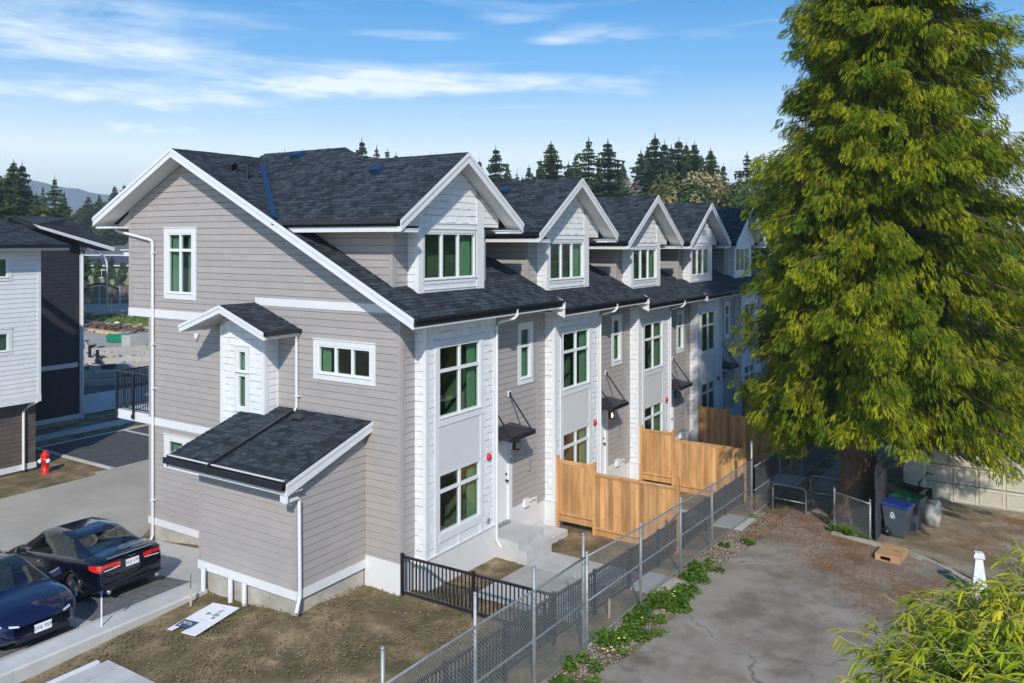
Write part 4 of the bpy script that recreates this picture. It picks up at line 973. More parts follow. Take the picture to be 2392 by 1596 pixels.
# ---------------------------------------------------------------- flat site sign on the dirt
def ground_sign():
    z=.035
    r=empty('sign_board',(0,0,0),0,'white site sign lying face up on the dirt beside the shed','sign')
    P=[(-3.38,-2.61),(-2.58,-2.52),(-2.36,-3.83),(-2.79,-3.86),(-2.81,-3.50),(-3.06,-3.50),(-3.06,-3.89),(-3.21,-3.90)]
    zz=lambda x,y: zt(x,y)+.085
    top=[(x,y,zz(x,y)) for x,y in P]
    sb=mat('sign_white',(.78,.80,.83),(.82,.84,.86),2,.4); sn=mat('sign_navy',(.02,.06,.14),rough=.4)
    MB().add(top+[(x,y,h-.012) for x,y,h in top],[tuple(range(8)),tuple(range(15,7,-1))]+[(i,(i+1)%8,8+(i+1)%8,8+i) for i in range(8)]).build('board',sb,r)
    o=Vector((-3.38,-2.61)); ex=Vector((.80,.09)).normalized(); ey=Vector((.17,-1.28)).normalized()
    def pt(a,b,dz=.004): v=o+ex*a+ey*b; return (v.x,v.y,zz(v.x,v.y)+dz)
    q=[pt(.02,.86),pt(.55,.86),pt(.55,1.20),pt(.30,1.20),pt(.30,.92),pt(.30,1.18),pt(.05,1.18)]
    MB().add([pt(.015,.84),pt(.46,.84),pt(.46,1.14),pt(.04,1.14)],[(0,1,2,3)]).build('navy_band',sn,r)
    ink=mat('sign_ink',(.05,.06,.09),rough=.5)
    ang=math.atan2(ex.y,ex.x); slope=(0,math.atan(-.056*.7),0)
    def txt(s,a,b,sz,m,rot=0):
        p=pt(a,b,.008); t=text_mesh(s,sz,m,r,p,(0,0,ang+rot),'lettering',.0015)
    # lettering reads along the long side
    for s,a,b,sz in (('NO.82',.53,.36,.115),('89 08',.60,.52,.10),('&',.34,.46,.17)): txt(s,a,b,sz,ink,-PI/2)
    for b in (.10,.70,.74): txt('. . . . . .',.45,b,.06,ink)
    txt('9778',.25,.97,.15,winwhite); txt('6',.12,1.07,.11,winwhite)
ground_sign()
# ---------------------------------------------------------------- paver stack, bottom left
r=empty('paving_patch',(0,0,0),0,'square grey concrete slabs laid at the bottom edge of the dirt yard','paving')
mb=None
for i,(x0,x1,y0,y1) in enumerate([(-3.02,-2.60,-5.95,-5.33),(-2.59,-2.0,-6.25,-5.33),(-3.02,-2.60,-6.6,-5.96),(-1.99,-1.45,-5.8,-5.33),(-1.99,-1.45,-6.7,-5.81),(-2.59,-2.0,-7.2,-6.26),(-3.02,-2.6,-7.6,-6.61),(-1.44,-.9,-6.3,-5.33)]):
    MB().box(x0,x1-.012,y0,y1-.012,-.35,-.045+.002*(i%3)).build('slab',concl,r)
MB().box(-3.14,-3.05,-8,-5.5,-.35,-.01).build('edge_board',winwhite,r)
# ---------------------------------------------------------------- hydrant
r=empty('fire_hydrant',(-19.42,2.0,-.63),0,'red fire hydrant with white outlet caps on the dirt by the dark brick corner','hydrant')
hr=mat('hydrant_red',(.60,.015,.012),(.68,.02,.015),5,.35)
MB().lathe([(0,0),(.17,0),(.17,.04),(.125,.05),(.125,.50),(.16,.52),(.16,.56),(.14,.57),(.14,.66),(.17,.67),(.17,.70),(.14,.71),(.12,.78),(.07,.83),(.035,.85),(.035,.90),(0,.90)],(0,0,0),20).build('barrel',hr,r,True)
for ax,s in (('x',1),('x',-1),('y',-1)):
    pr=[(0,s*.12),(.06,s*.12),(.06,s*.19),(.085,s*.19),(.085,s*.24),(.03,s*.25),(.03,s*.28),(0,s*.28)]
    MB().lathe(pr,(0,0,.50),12,ax).build('outlet_cap',winwhite,r,True)
# ---------------------------------------------------------------- cars
def spline(pts,x):
    xs=[p[0] for p in pts]; ys=[p[1] for p in pts]
    if x<=xs[0]: return ys[0]
    if x>=xs[-1]: return ys[-1]
    for i in range(len(xs)-1):
        if x<=xs[i+1]:
            t=(x-xs[i])/(xs[i+1]-xs[i]); h=xs[i+1]-xs[i]
            m0=(ys[i+1]-ys[i-1])/(xs[i+1]-xs[i-1]) if i>0 else (ys[1]-ys[0])/h
            m1=(ys[i+2]-ys[i])/(xs[i+2]-xs[i]) if i+2<len(xs) else (ys[-1]-ys[-2])/h
            d=(ys[i+1]-ys[i])/h
            if d==0: m0=m1=0
            else:
                m0=max(min(m0/d,3),0)*d; m1=max(min(m1/d,3),0)*d
            return (2*t**3-3*t*t+1)*ys[i]+(t**3-2*t*t+t)*h*m0+(-2*t**3+3*t*t)*ys[i+1]+(t**3-t*t)*h*m1
paint=mat('navy_car_paint',(.003,.004,.013),(.003,.005,.016),3,.18,metal=.25,coat=1)
carglass=mat('car_glass',(.006,.010,.012),(.010,.014,.016),2,.04,spec=.5)
carwin=glass_mat('car_window',(.40,.47,.46),.10); seatm=mat('car_seat',(.10,.095,.085),(.15,.14,.125),5,.8)
tyre=mat('tyre_rubber',(.018,.018,.019),(.028,.028,.03),20,.85); rimm=mat('alloy_rim',(.50,.51,.53),(.58,.59,.61),9,.28,metal=.9)
blk=mat('car_black_plastic',(.012,.012,.014),rough=.5); chrome=mat('chrome',(.75,.76,.78),rough=.12,metal=1)
tailm=mat('tail_light_red',(.55,.008,.008),(.72,.02,.015),20,.15,coat=1); lampw=mat('lamp_clear',(.62,.68,.75),(.80,.85,.9),25,.12,coat=1)
def car(name,L,Wd,H,belt,top,roofw,a,wb,label,cat,front,gr,pal,far=False,group=None):
    """x: 0 rear .. L nose. belt,top,roofw,a: splines. gr=(x of backlight base, roof start, roof end, windscreen base)"""
    r=empty(name); tag(r,label,cat,group)
    NX=72 if not far else 26
    xs=sorted(set([round(L*i/NX,4) for i in range(NX+1)]+[.02,.05,L-.02,L-.05,*gr]))
    hw=Wd/2; g0,g1,g2,g3=gr
    sec=[]
    for x in xs:
        A=spline(a,x)*hw; zb=spline(belt,x); zt2=max(spline(top,x),zb+.02); yr=spline(roofw,x)*hw
        sill=.20+.10*max(0,1-min(x,L-x)/.5)**1.5
        glassy=g0<x<g3
        pts=[(0,sill),(A*.80,sill),(A*.955,sill+.05),(A*.985,.40),(A*.998,.55),(A,zb*.76),(A*.985,zb*.90),(A*.955,zb-.02),(A*.925,zb+.012)]
        k=(zt2-zb)
        ins=.885 if glassy else .90
        y0=A*ins
        yT=yr if glassy else A*.60
        pts+=[(y0,zb+.03*min(1,k/.1))]
        for t in (.25,.5,.75,.92): 
            yy=y0+(yT-y0)*t; pts.append((yy,zb+.03*min(1,k/.1)+(k-.03*min(1,k/.1))*(t*.97 if glassy else math.sin(t*PI/2)*.75)))
        pts+=[(yT*.93,zb+k*(.985 if glassy else .82)),(yT*.6,zb+k*(.995 if glassy else .95)),(yT*.3,zb+k),(0,zb+k)]
        sec.append(pts)
    m=len(sec[0]); V=[];
    for x,s in zip(xs,sec):
        for y,z in s: V.append((x,y,z))
        for y,z in s[1:-1]: V.append((x,-y,z))
    st_=2*m-2
    def vi(i,j,side):
        if side>0 or j==0 or j==m-1: return i*st_+j
        return i*st_+m+(j-1)
    wheels=[wb[0],wb[1]]; wr=wb[2]
    F={'body':[],'side_window':[],'rear_window':[],'windscreen':[]}
    pil=[g1+.16, (g1+g2)/2+.10]
    for i in range(len(xs)-1):
        xc=(xs[i]+xs[i+1])/2
        for j in range(m-1):
            for sd in (1,-1):
                q=(vi(i,j,sd),vi(i+1,j,sd),vi(i+1,j+1,sd),vi(i,j+1,sd))
                if sd<0: q=q[::-1]
                c=[sum(V[k][d] for k in q)/4 for d in range(3)]
                if j<=5 and any((xc-w)**2+(c[2]-wr)**2<(wr+.055)**2 for w in wheels) : continue
                kind='body'
                if 9<=j<=12:
                    lo=g0+(g1-g0)*((j-9)+1)/4.6; hi=g3-(g3-g2)*((j-9)+1)/4.6
                    if lo+.14<xc<hi-.10 and not any(abs(xc-p)<.035 for p in pil): kind='side_window'
                elif j>=13:
                    if g0+.06<xc<g1-.03 and (j>=14): kind='rear_window'
                    if g2+.05<xc<g3-.04 and (j>=14): kind='windscreen'
                F[kind].append(q)
    n0=len(xs)-1
    F['body'].append(tuple([vi(0,j,1) for j in range(m)]+[vi(0,j,-1) for j in range(m-2,0,-1)])[::-1]); F['body'].append(tuple([vi(n0,j,1) for j in range(m)]+[vi(n0,j,-1) for j in range(m-2,0,-1)]))
    def sub(kind,nm,mt):
        fs=F[kind]; used=sorted({k for f in fs for k in f}); mp={k:i for i,k in enumerate(used)}
        me=bpy.data.meshes.new(nm); me.from_pydata([V[k] for k in used],[],[tuple(mp[k] for k in f) for f in fs]); me.materials.append(mt)
        bm=bmesh.new(); bm.from_mesh(me); bmesh.ops.recalc_face_normals(bm,faces=bm.faces)
        for e in bm.edges:
            e.smooth=not(len(e.link_faces)==2 and e.calc_face_angle(0)>R(38))
        for f in bm.faces: f.smooth=True
        bm.to_mesh(me); bm.free(); return obj(nm,me,r)
    sub('body','body',pal)
    gm_=carglass if far else carwin
    sub('rear_window','rear_window',gm_); sub('windscreen','windscreen',gm_)
    if not far:
        for sx in (g3-1.25,g1+.22):
            for sy in ((-.36,.36) if sx>g1+.5 else (0,)):
                w_=.24 if sy else .60
                sb=MB().prism([(sx,sy-w_,.50),(sx-.16,sy-w_,1.10),(sx-.24,sy-w_,1.10),(sx-.14,sy-w_,.50)],(0,2*w_,0)).box(sx-.1,sx+.46,sy-w_,sy+w_,.5,.64)
                for hy in ((sy,) if sy else (-.36,.36)): sb.box(sx-.26,sx-.18,hy-.12,hy+.12,1.12,1.27)
                sb.build('seat',seatm,r)
        MB().prism([(g3-.52,-.66,.84),(g3-.12,-.66,.92),(g3-.12,-.66,.72),(g3-.52,-.66,.70)],(0,1.32,0)).build('dashboard',seatm,r)
    fs_all=F['side_window']
    for sd in (1,-1):
        edges_=[g0,pil[0],pil[1],g3]
        for a_,b_ in zip(edges_,edges_[1:]):
            F['side_window']=[f for f in fs_all if (sum(V[k][1] for k in f)>0)==(sd>0) and a_<sum(V[k][0] for k in f)/4<b_]
            if F['side_window']: sub('side_window','side_window',gm_)
    # inner tub so that wheel arches are dark
    MB().box(.25,L-.3,-hw*.80,hw*.80,.22,.56).build('wheel_well',blk,r)
    for wx in wheels:
        for sd in (1,-1):
            w=empty('wheel',(wx,sd*(hw-.115),wr)); w.parent=r
            prof=[(wr*.62,-.11),(wr*.93,-.112),(wr,-.09),(wr,.09),(wr*.93,.112),(wr*.66,.115),(wr*.64,.09),(wr*.62,-.1)]
            mbb=MB(); n=28; vs=[];fs=[]
            for (rad,h) in prof:
                for k in range(n):
                    an=2*PI*k/n; vs.append((rad*math.cos(an),h*sd,rad*math.sin(an)))
            for i in range(len(prof)-1):
                for k in range(n): fs.append((i*n+k,i*n+(k+1)%n,(i+1)*n+(k+1)%n,(i+1)*n+k))
            mbb.add(vs,fs); mbb.build('tyre',tyre,w,True)
            rb=MB(); rb.lathe([(0,.05*sd),(wr*.60,.05*sd),(wr*.655,.085*sd),(wr*.655,.105*sd),(wr*.60,.10*sd),(wr*.58,.06*sd)],(0,0,0),28,'y')
            if not far:
                for k in range(5):
                    an=2*PI*k/5+.3
                    for off in (-.10,.10):
                        c0=Vector((math.cos(an+off*.4)*wr*.12,.085*sd,math.sin(an+off*.4)*wr*.12)); c1=Vector((math.cos(an+off)*wr*.62,.098*sd,math.sin(an+off)*wr*.62))
                        rb.tube([c0,c1],.016,5)
            rb.lathe([(0,.11*sd),(wr*.15,.105*sd),(wr*.17,.06*sd)],(0,0,0),12,'y')
            rb.build('rim',rimm,w)
            mb=MB(); nn=20; pts=[(wx+ (wr+.055)*math.cos(PI*k/nn),sd*(hw*spline(a,wx)+.003),wr+(wr+.055)*math.sin(PI*k/nn)) for k in range(nn+1)]; mb.tube(pts,.022,6).build('arch_trim',pal,r,True)
    sd_=lambda x:spline(a,x)*hw
    def patch(nm,mt,xr,zr_,sd,off=.008,n=8):
        """piece hugging the body side between x range and z range"""
        mb=MB(); vs=[]
        for i in range(n+1):
            x=xr[0]+(xr[1]-xr[0])*i/n
            zl=zr_[0]+(zr_[2]-zr_[0])*i/n; zh=zr_[1]+(zr_[3]-zr_[1])*i/n
            zb=spline(belt,x)
            for z in (zl,(zl+zh)/2,zh):
                f=1 if z<zb*.8 else 1-.045*(z-zb*.8)/(zb*.2)
                vs.append((x,sd*(sd_(x)*f+off),z))
        mb.add(vs,[(3*i+k,3*i+3+k,3*i+4+k,3*i+1+k) for i in range(n) for k in (0,1)]); return mb.build(nm,mt,r,True)
    def face(nm,mt,x,y0,y1,z0,z1,th=.012,z0b=None,z1b=None):
        z0b=z0 if z0b is None else z0b; z1b=z1 if z1b is None else z1b
        s=-1 if x<L/2 else 1
        mb=MB(); mb.prism([(x,y0,z0),(x,y1,z0b),(x,y1,z1b),(x,y0,z1)],(s*th,0,0)); return mb.build(nm,mt,r)
    for sd in (1,-1):
        mb=MB(); mx=g3-.35; y=sd*(sd_(mx)*.93); zz=spline(belt,mx)
        mb.add([(mx,y,zz+.02),(mx+.16,y,zz+.02),(mx+.18,y+sd*.20,zz+.05),(mx+.04,y+sd*.22,zz+.05),(mx,y,zz+.10),(mx+.14,y,zz+.12),(mx+.15,y+sd*.18,zz+.17),(mx+.04,y+sd*.21,zz+.17)],[(0,3,2,1),(4,5,6,7),(0,1,5,4),(1,2,6,5),(2,3,7,6),(3,0,4,7)]); mb.build('wing_mirror',pal,r)
        if not far:
            for dxh in (g1+.35,(g1+g2)/2+.55): patch('door_handle',pal if front else chrome,(dxh-.10,dxh),(.80*belt[2][1],.84*belt[2][1],.80*belt[2][1],.84*belt[2][1]),sd,.02,2)
            for xl in (pil[0]+.12,pil[1]+.02,g3-.05):
                patch('door_gap',blk,(xl,xl+.008),(.33,spline(belt,xl)*.97,.33,spline(belt,xl)*.97),sd,.003,1)
    return r,face,patch,sd_
# navy saloon seen from behind
sed=car('sedan',4.76,1.83,1.47,
    belt=[(0,.80),(.12,.93),(.6,.98),(1.6,.96),(3.2,.90),(3.9,.84),(4.5,.70),(4.76,.52)],
    top=[(0,.84),(.06,.97),(.25,1.05),(.62,1.09),(.95,1.17),(1.45,1.39),(1.9,1.465),(2.4,1.475),(2.8,1.43),(3.25,1.20),(3.62,1.02),(4.1,.93),(4.5,.80),(4.76,.58)],
    roofw=[(.6,.70),(1.1,.68),(1.6,.63),(2.4,.63),(3.0,.66),(3.6,.74)],
    a=[(0,.80),(.05,.88),(.2,.955),(.6,.99),(1.6,1),(3.4,1),(4.2,.95),(4.6,.80),(4.76,.62)],
    wb=(1.0,3.72,.335),label='navy blue saloon car parked nose to the lane, red tail lights towards the kerb',cat='car',front=False,gr=(.62,1.38,2.62,3.55),pal=paint)
root,face,patch,sd_=sed
Y=-3.02
root.location=(-5.80,Y,-.245); root.rotation_euler=(0,R(5.2),PI)
for sd in (1,-1):
    y0,y1=sorted((sd*.36,sd*.74)); z0,z1=(.74,.90)
    mb=MB(); mb.prism([(-.012,sd*.30,.80),(-.012,sd*.50,.775),(.02,sd*.745,.76),(.02,sd*.745,.90),(-.006,sd*.50,.915),(-.006,sd*.30,.89)],(.03,0,0)); mb.build('tail_light',tailm,root)
    patch('tail_light',tailm,(.03,.34),(.75,.91,.84,.925),sd,.010,5)
    MB().prism([(-.016,sd*.32,.785),(-.016,sd*.70,.765),(-.016,sd*.70,.785),(-.016,sd*.32,.80)],(.02,0,0)).build('reversing_light',lampw,root)
    MB().lathe([(.045,-.02),(.05,-.02),(.05,.1),(.045,.1)],(.0,sd*.62,.27),12,'x').build('exhaust',chrome,root,True)
pl=mat('plate_white',(.78,.79,.80),(.82,.82,.83),8,.4); pk=mat('plate_blue',(.03,.06,.25),rough=.5)
def plate_(x,z,txt,par,s): 
    face_=MB().prism([(x,-.17,z-.08),(x,.17,z-.08),(x,.17,z+.08),(x,-.17,z+.08)],(s*.008,0,0)).build('number_plate',pl,par)
    text_mesh(txt,.105,pk,face_,(x+s*.0095,0,z),(R(90),0,R(90) if s>0 else R(-90)),'plate_number',.001)
plate_(-.012,.80,'SL0 17P',root,-1)
MB().box(-.02,-.008,-.75,.75,.36,.40).build('bumper_strip',blk,root); MB().prism([(-.012,-.09,.935),(-.012,-.03,.965),(-.012,.03,.935),(-.012,.09,.965),(-.012,.09,.95),(-.012,.03,.92),(-.012,-.03,.95),(-.012,-.09,.92)],(-.006,0,0)).build('badge',chrome,root)
MB().box(.02,.09,-.60,.60,1.005,1.02).build('boot_lip',paint,root)
# navy hatch-nosed car seen from the front
tes=car('sedan',4.70,1.86,1.45,
    belt=[(0,.84),(.15,.98),(.7,1.03),(1.8,.98),(3.3,.90),(4.0,.83),(4.45,.70),(4.70,.50)],
    top=[(0,.90),(.08,1.08),(.3,1.14),(.8,1.25),(1.4,1.39),(2.1,1.445),(2.6,1.43),(3.1,1.27),(3.68,.99),(4.1,.90),(4.45,.78),(4.70,.56)],
    roofw=[(.4,.72),(1.1,.68),(1.6,.64),(2.4,.64),(3.0,.67),(3.7,.77)],
    a=[(0,.80),(.1,.90),(.3,.97),(.8,1),(3.4,1),(4.1,.97),(4.42,.90),(4.60,.76),(4.70,.60)],
    wb=(.95,3.83,.345),label='glossy dark blue electric car parked facing the kerb at the left edge',cat='car',front=True,gr=(.35,1.5,2.45,3.66),pal=mat('deep_blue_paint',(.003,.008,.045),(.004,.010,.055),3,.15,metal=.3,coat=1))
root,face,patch,sd_=tes
root.location=(-5.12-4.70+.0,-5.62,-.155-.0); root.location=(-9.82,-5.62,-.63+.0); root.rotation_euler=(0,R(-5.0),0)
root.location.z=-.60; root.location.x=-9.72; root.scale=(1.03,1.03,1.03)
for sd in (1,-1):
    patch('headlight',lampw,(4.05,4.50),(.70,.76,.55,.67),sd,.012,6)
    mb=MB(); mb.prism([(4.60,sd*.60,.55),(4.66,sd*.44,.53),(4.66,sd*.44,.58),(4.60,sd*.60,.62)],(.03,0,0)); mb.build('headlight',lampw,root)
MB().prism([(4.702,-.55,.24),(4.702,.55,.24),(4.702,.50,.34),(4.702,-.50,.34)],(.01,0,0)).build('lower_grille',blk,root)
plate_(4.722,.42,'SX6 95R',root,1)
MB().prism([(4.40,-.045,.835),(4.42,0,.822),(4.40,.045,.835),(4.43,.012,.818),(4.47,0,.79),(4.43,-.012,.818)],(0,0,.012)).build('badge',chrome,root)
# ---------------------------------------------------------------- neighbouring block on the left
G=-.63
wsid=mat('white_siding',(.66,.68,.71),(.72,.74,.76),3,.6,var=.03); dsid=mat('charcoal_siding',(.024,.023,.030),(.036,.034,.042),3,.6,var=.08); bsid=mat('brown_siding',(.085,.070,.062),(.115,.095,.085),3,.65,var=.08)
def neighbour():
    r=empty('townhouse',(0,0,0),0,'white sided neighbour block over a dark brown ground floor, cut by the left edge','townhouse')
    X=-19.8; W1=(-.35,.78,6.95,7.58); W2=(-.35,.80,4.20,4.80)
    wall(r,FX(X),[[(-16,2.1),(2.0,2.1),(2.0,7.95),(-16,7.95)]],[glz(*W1),glz(*W2)],shakeback)
    siding_boards(r,FX(X),[[(-7,2.36),(1.92,2.36),(1.92,7.9),(-7,7.9)]],[casing_hole(*W1,.14,.14,.14),casing_hole(*W2,.14,.14,.14)],z_org=2.36,m=wsid)
    window(r,FX(X),*W1,2,None,.14,.14,head=.14); window(r,FX(X),*W2,2,None,.14,.14,head=.14)
    bx('corner_trim',trimw,r,X,X+.03,1.90,2.02,2.3,7.9); bx('band_board',trimw,r,X,X+.04,-16,2.03,2.10,2.35)
    MB().box(X-12,X-1.6,-16,1.98,2.1,7.9).build('wall',wsid,r)
    MB().box(X-12,-20.22,-16,2.0,-1,2.08).build('wall',bsid,r)
    siding_boards(r,FX(-20.22),[[(-7,-.30),(2.04,-.30),(2.04,2.08),(-7,2.08)]],[],z_org=-.30,m=bsid)
    bx('band_board',trimw,r,-20.22,-20.18,-16,2.06,-.52,-.30)
    MB().tube([(X+.06,1.9,2.12),(-20.0,1.72,1.95),(-20.12,1.55,1.75),(-20.12,1.55,-.5)],.05,8).build('downspout',trimw,r)
    # roof: eave, hip
    A=(-19.1,-16,8.12);B=(-19.1,2.75,8.12);Cc=(-22.2,.6,9.55);D=(-22.2,-16,9.55)
    MB().prism([A,B,Cc,D],(0,0,-.12)).build('roof',shingback,r)
    k=math.hypot(3.1,1.43)
    rp=roof_pieces((-19.1,0,8.12),(0,1,0),(-3.1,0,1.43),[[(-6,0),(2.75,0),(.6,k),(-6,k)]],rs=81)
    emit(r,rp,'roof_shingle','roof_shingles',shing,80)
    MB().prism([B,(-31,2.75,8.12),(-25,.6,9.55),Cc],(0,0,-.12)).build('roof',shing,r)
    MB().box(-19.1,-19.0,-16,2.8,8.0,8.13).build('gutter',blackm,r); bx('fascia',trimw,r,-19.13,-19.101,-16,2.75,7.90,8.0); bx('soffit',soffit,r,-19.8,-19.13,-16,2.75,7.92,7.94)
neighbour()
def dark_block():
    r=empty('townhouse',(0,0,0),0,'charcoal sided neighbour block with one white band and a sloping white roof edge','townhouse')
    X=-27.0
    MB().box(X-8,X-.02,-4,7.64,-1.2,8.6).build('wall',dsid,r)
    siding_boards(r,FX(X),[[(1.9,-.2),(7.6,-.2),(7.6,9.0),(5.2,9.0),(1.9,9.0)]],[(1.9,7.62,2.10,2.32)],z_org=-.2,m=dsid)
    bx('band_board',trimw,r,X,X+.04,1.9,7.5,2.10,2.32); bx('band_board',trimw,r,X,X+.04,1.9,7.70,-.42,-.2); bx('foundation_wall',foundc,r,X-.1,X+.0,1.9,7.6,-1.2,-.42)
    bx('corner_trim',trimw,r,X,X+.035,7.60,7.70,-.2,7.6)
    MB().prism([(-26.3,5.1,9.02),(-26.3,8.9,7.93),(-33,12.3,7.93),(-31,9.2,9.45),(-31,6.4,9.5)],(0,0,-.14)).build('roof',shingback,r)
    rp=roof_pieces((-26.3,8.9,7.93),(-6.7,3.4,0),(-4.7,-2.5,1.55),[[(0,0),(7.5,0),(4.2,3.7),(0,3.7)]],rs=82)
    P=[(-26.25,5.05,9.06),(-26.25,8.95,7.97),(-33.1,12.4,7.97),(-31,9.2,9.50),(-31,6.3,9.55)]
    MB().add(P,[(0,1,4),(1,3,4),(1,2,3)]).build('roof_shingles',shing,r)
    MB().prism([(-26.29,5.0,9.05),(-26.29,8.95,7.93),(-26.29,8.95,7.74),(-26.29,5.3,8.83)],(.05,0,0)).build('rake_board',trimw,r)
    MB().tube([(-26.9,7.62,7.75),(-26.93,7.72,7.5),(-26.93,7.72,-.5)],.05,8).build('downspout',trimw,r)
    MB().prism([(-26.34,5.1,8.86),(-26.34,8.8,7.78),(-27.4,8.8,7.78),(-27.4,5.1,8.86)],(0,0,-.02)).build('soffit',mat('dark_soffit',(.02,.02,.04)),r)
dark_block()
# ---------------------------------------------------------------- building site beyond
sitec=mat('site_concrete',(.40,.385,.35),(.52,.50,.46),1.2,.9,bump=.3,bscale=5,big=(.33,.31,.27),bigscale=.3,bigamt=.6)
sg=poly_sheet('terrain',[(-80,60),(-80,10),(-41,10),(-41,60)],mat('site_gravel',(.30,.28,.245),(.40,.375,.335),1.2,.95,bump=.5,bscale=4),.02); st(sg)
def heap(name,n,cx,cy,sx,sy,m,label,cat,s=(.1,.4),hmax=.5):
    V=[];F=[];cube=[(-1,-1,-1),(1,-1,-1),(1,1,-1),(-1,1,-1),(-1,-1,1),(1,-1,1),(1,1,1),(-1,1,1)];cf=[(0,3,2,1),(4,5,6,7),(0,1,5,4),(1,2,6,5),(2,3,7,6),(3,0,4,7)]
    for _ in range(n):
        x=random.gauss(0,sx);y=random.gauss(0,sy);z=max(0,hmax*(1-(x/sx/2)**2-(y/sy/2)**2))*random.random(); q=Matrix.Rotation(random.uniform(0,6),3,'Z')@Matrix.Rotation(random.uniform(-.4,.4),3,'X'); a=random.uniform(*s);b=len(V)
        for c in cube: v=q@Vector((c[0]*a,c[1]*a*.3,c[2]*a*.2)); V.append((cx+x+v.x,cy+y+v.y,G+z+v.z+.05))
        F+=[tuple(b+i for i in f) for f in cf]
    o=obj(name,np_mesh(name,np.array(V),np.array(F),m)); tag(o,label,cat,kind='stuff')
d=Vector((-.83,.56))
def fw_(p,L,ang,h,label,w=.25):
    r=empty('foundation_wall',(p[0],p[1],G),ang,label,'foundation','poured foundation walls on the building site')
    n=max(2,int(L/2.4))
    for k in range(n): MB().box(L*k/n+.01,L*(k+1)/n-.01,-w/2,w/2,-.2,h).build('form_section',sitec,r)
WL=['nearest low concrete foundation wall beyond the asphalt yard','second low foundation wall of the building site','third foundation wall, with a black pipe stub beside it','fourth foundation wall in the middle of the site','fifth foundation wall behind the pipe stubs','farthest foundation wall, just in front of the green bin']
for i in range(6):
    fw_((-39.5-2.6*i,6.5+1.9*i),20,R(62),.42+.05*(i%2),WL[i],.24)
for i in range(5): fw_((-42-2.6*i,15.3+1.8*i+.6*(i%2)),2.7,R(152),.40,['short cross wall tying the first two foundation walls','short cross wall between the second and third foundation walls','short cross wall between the third and fourth foundation walls','short cross wall between the fourth and fifth foundation walls','short cross wall before the farthest foundation wall'][i],.2)
heap('rubble',260,-46,18.5,4.2,3.6,mat('broken_concrete',(.36,.345,.31),(.50,.48,.44),2,.95,var=.3),'broken concrete, forms and grit lying between the foundation walls','rubble',(.08,.45),.25)
heap('rubble',60,-44,16.8,3.5,3.0,blackm,'black hoses and form ties scattered among the foundation walls','hoses',(.06,.5),.5)
for i,(u,v_) in enumerate([(-44.0,15.1),(-44.6,17.6),(-46.2,19.2),(-47.8,18.4),(-43.5,18.2)]):
    o=MB().tube([(u,v_,G),(u,v_,G+1.15)],.11,8).build('pipe_stub',blackm); tag(o,['black pipe stub in the foundation nearest the asphalt','black pipe stub beside the white downspout side of the site','black pipe stub in the middle of the foundation walls','tall black pipe stub by the far foundation wall','black pipe stub seen just over the balcony rail'][i],'pipe')
blk_o=MB().box(-50.9,-49.7,24.6,26.0,G,G+1.1).build('concrete_block',sitec); tag(blk_o,'big pale concrete block standing at the back of the foundations','block')
r=empty('skip_bin',(-55.0,26.7,G),R(30),'green open bin with metal ribs on the building site','bin')
r.scale=(.46,.5,.48)
gm=mat('bin_green',(.0,.19,.10),(.01,.24,.13),3,.5)
MB().add([(-1.5,-.7,.15),(1.5,-.7,.15),(1.5,.7,.15),(-1.5,.7,.15),(-1.75,-.8,1.5),(1.75,-.8,1.5),(1.75,.8,1.5),(-1.75,.8,1.5)],[(0,3,2,1),(0,1,5,4),(1,2,6,5),(2,3,7,6),(3,0,4,7)]).build('hull',gm,r)
for k in range(6): x=-1.4+k*.56; MB().box(x-.03,x+.03,-.86,-.78,.3,1.45).build('rib',gm,r)
r=empty('site_container',(-69.5,29.6,G),R(40),'dark green site container at the edge of the charcoal house','container')
cg=mat('container_dark',(.008,.03,.03),(.012,.045,.045),3,.5); MB().box(-1.5,1.5,-1.2,1.2,.1,2.9).build('shell',cg,r)
for k in range(10): x=-1.4+k*.31; MB().box(x,x+.12,-1.24,-1.201,.2,2.8).build('rib',cg,r)
lum=mat('lumber',(.62,.42,.20),(.72,.52,.28),6,.8,var=.15)
r=empty('lumber_pile',(-63,30.4,G),R(-8),'pile of orange lumber planks on the site ground','lumber')
for k in range(14): x=random.uniform(-.8,.8); MB().box(-2.4,2.4,-.08,.08,0,.06).build('plank',lum,r).location=(x,(k%5-2)*.2,.06*(k//5)+.02)
rub=mat('rubble_brown',(.10,.05,.03),(.22,.15,.10),3,.95,bump=.6,var=.4)
heap('rubble',170,-66,32.5,4.5,1.2,rub,'brown and black scrap strewn across the building site','rubble')
heap('rubble',90,-56,22.8,2.0,.8,blackm,'tangle of dark hoses lying on the pale ground','hoses',(.1,.35),.4)
heap('rubble',120,-58,36,5,1.2,mat('timber_scrap',(.38,.27,.15),(.5,.38,.24),3,.9,var=.3),'loose timber offcuts on the far site ground','timber',(.1,.6))
o=MB().add([(-.9,-.6,0),(.9,-.6,0),(1,.6,0),(-.8,.7,0),(.1,0,.75),(-.3,.1,.6)],[(0,1,4),(1,2,4),(2,3,5),(3,0,5),(0,4,5),(2,5,4)]).build('tarpaulin',winwhite); o.location=(-66,33.4,G); tag(o,'small heap of white sheeting on the building site','sheeting')
grs=mat('verge_grass',(.06,.11,.015),(.11,.15,.03),3,.9,bump=.4,bscale=6)
st(poly_sheet('verge',[(-82,36.5),(-62,36.5),(-50,60),(-75,60)],grs,.05)); st(poly_sheet('pavement',[(-90,36),(-84,36),(-60,90),(-70,90)],conc2,.05))
st(poly_sheet('pavement',[(-125,30),(-78,40),(-40,120),(-95,140)],conc2,.035))
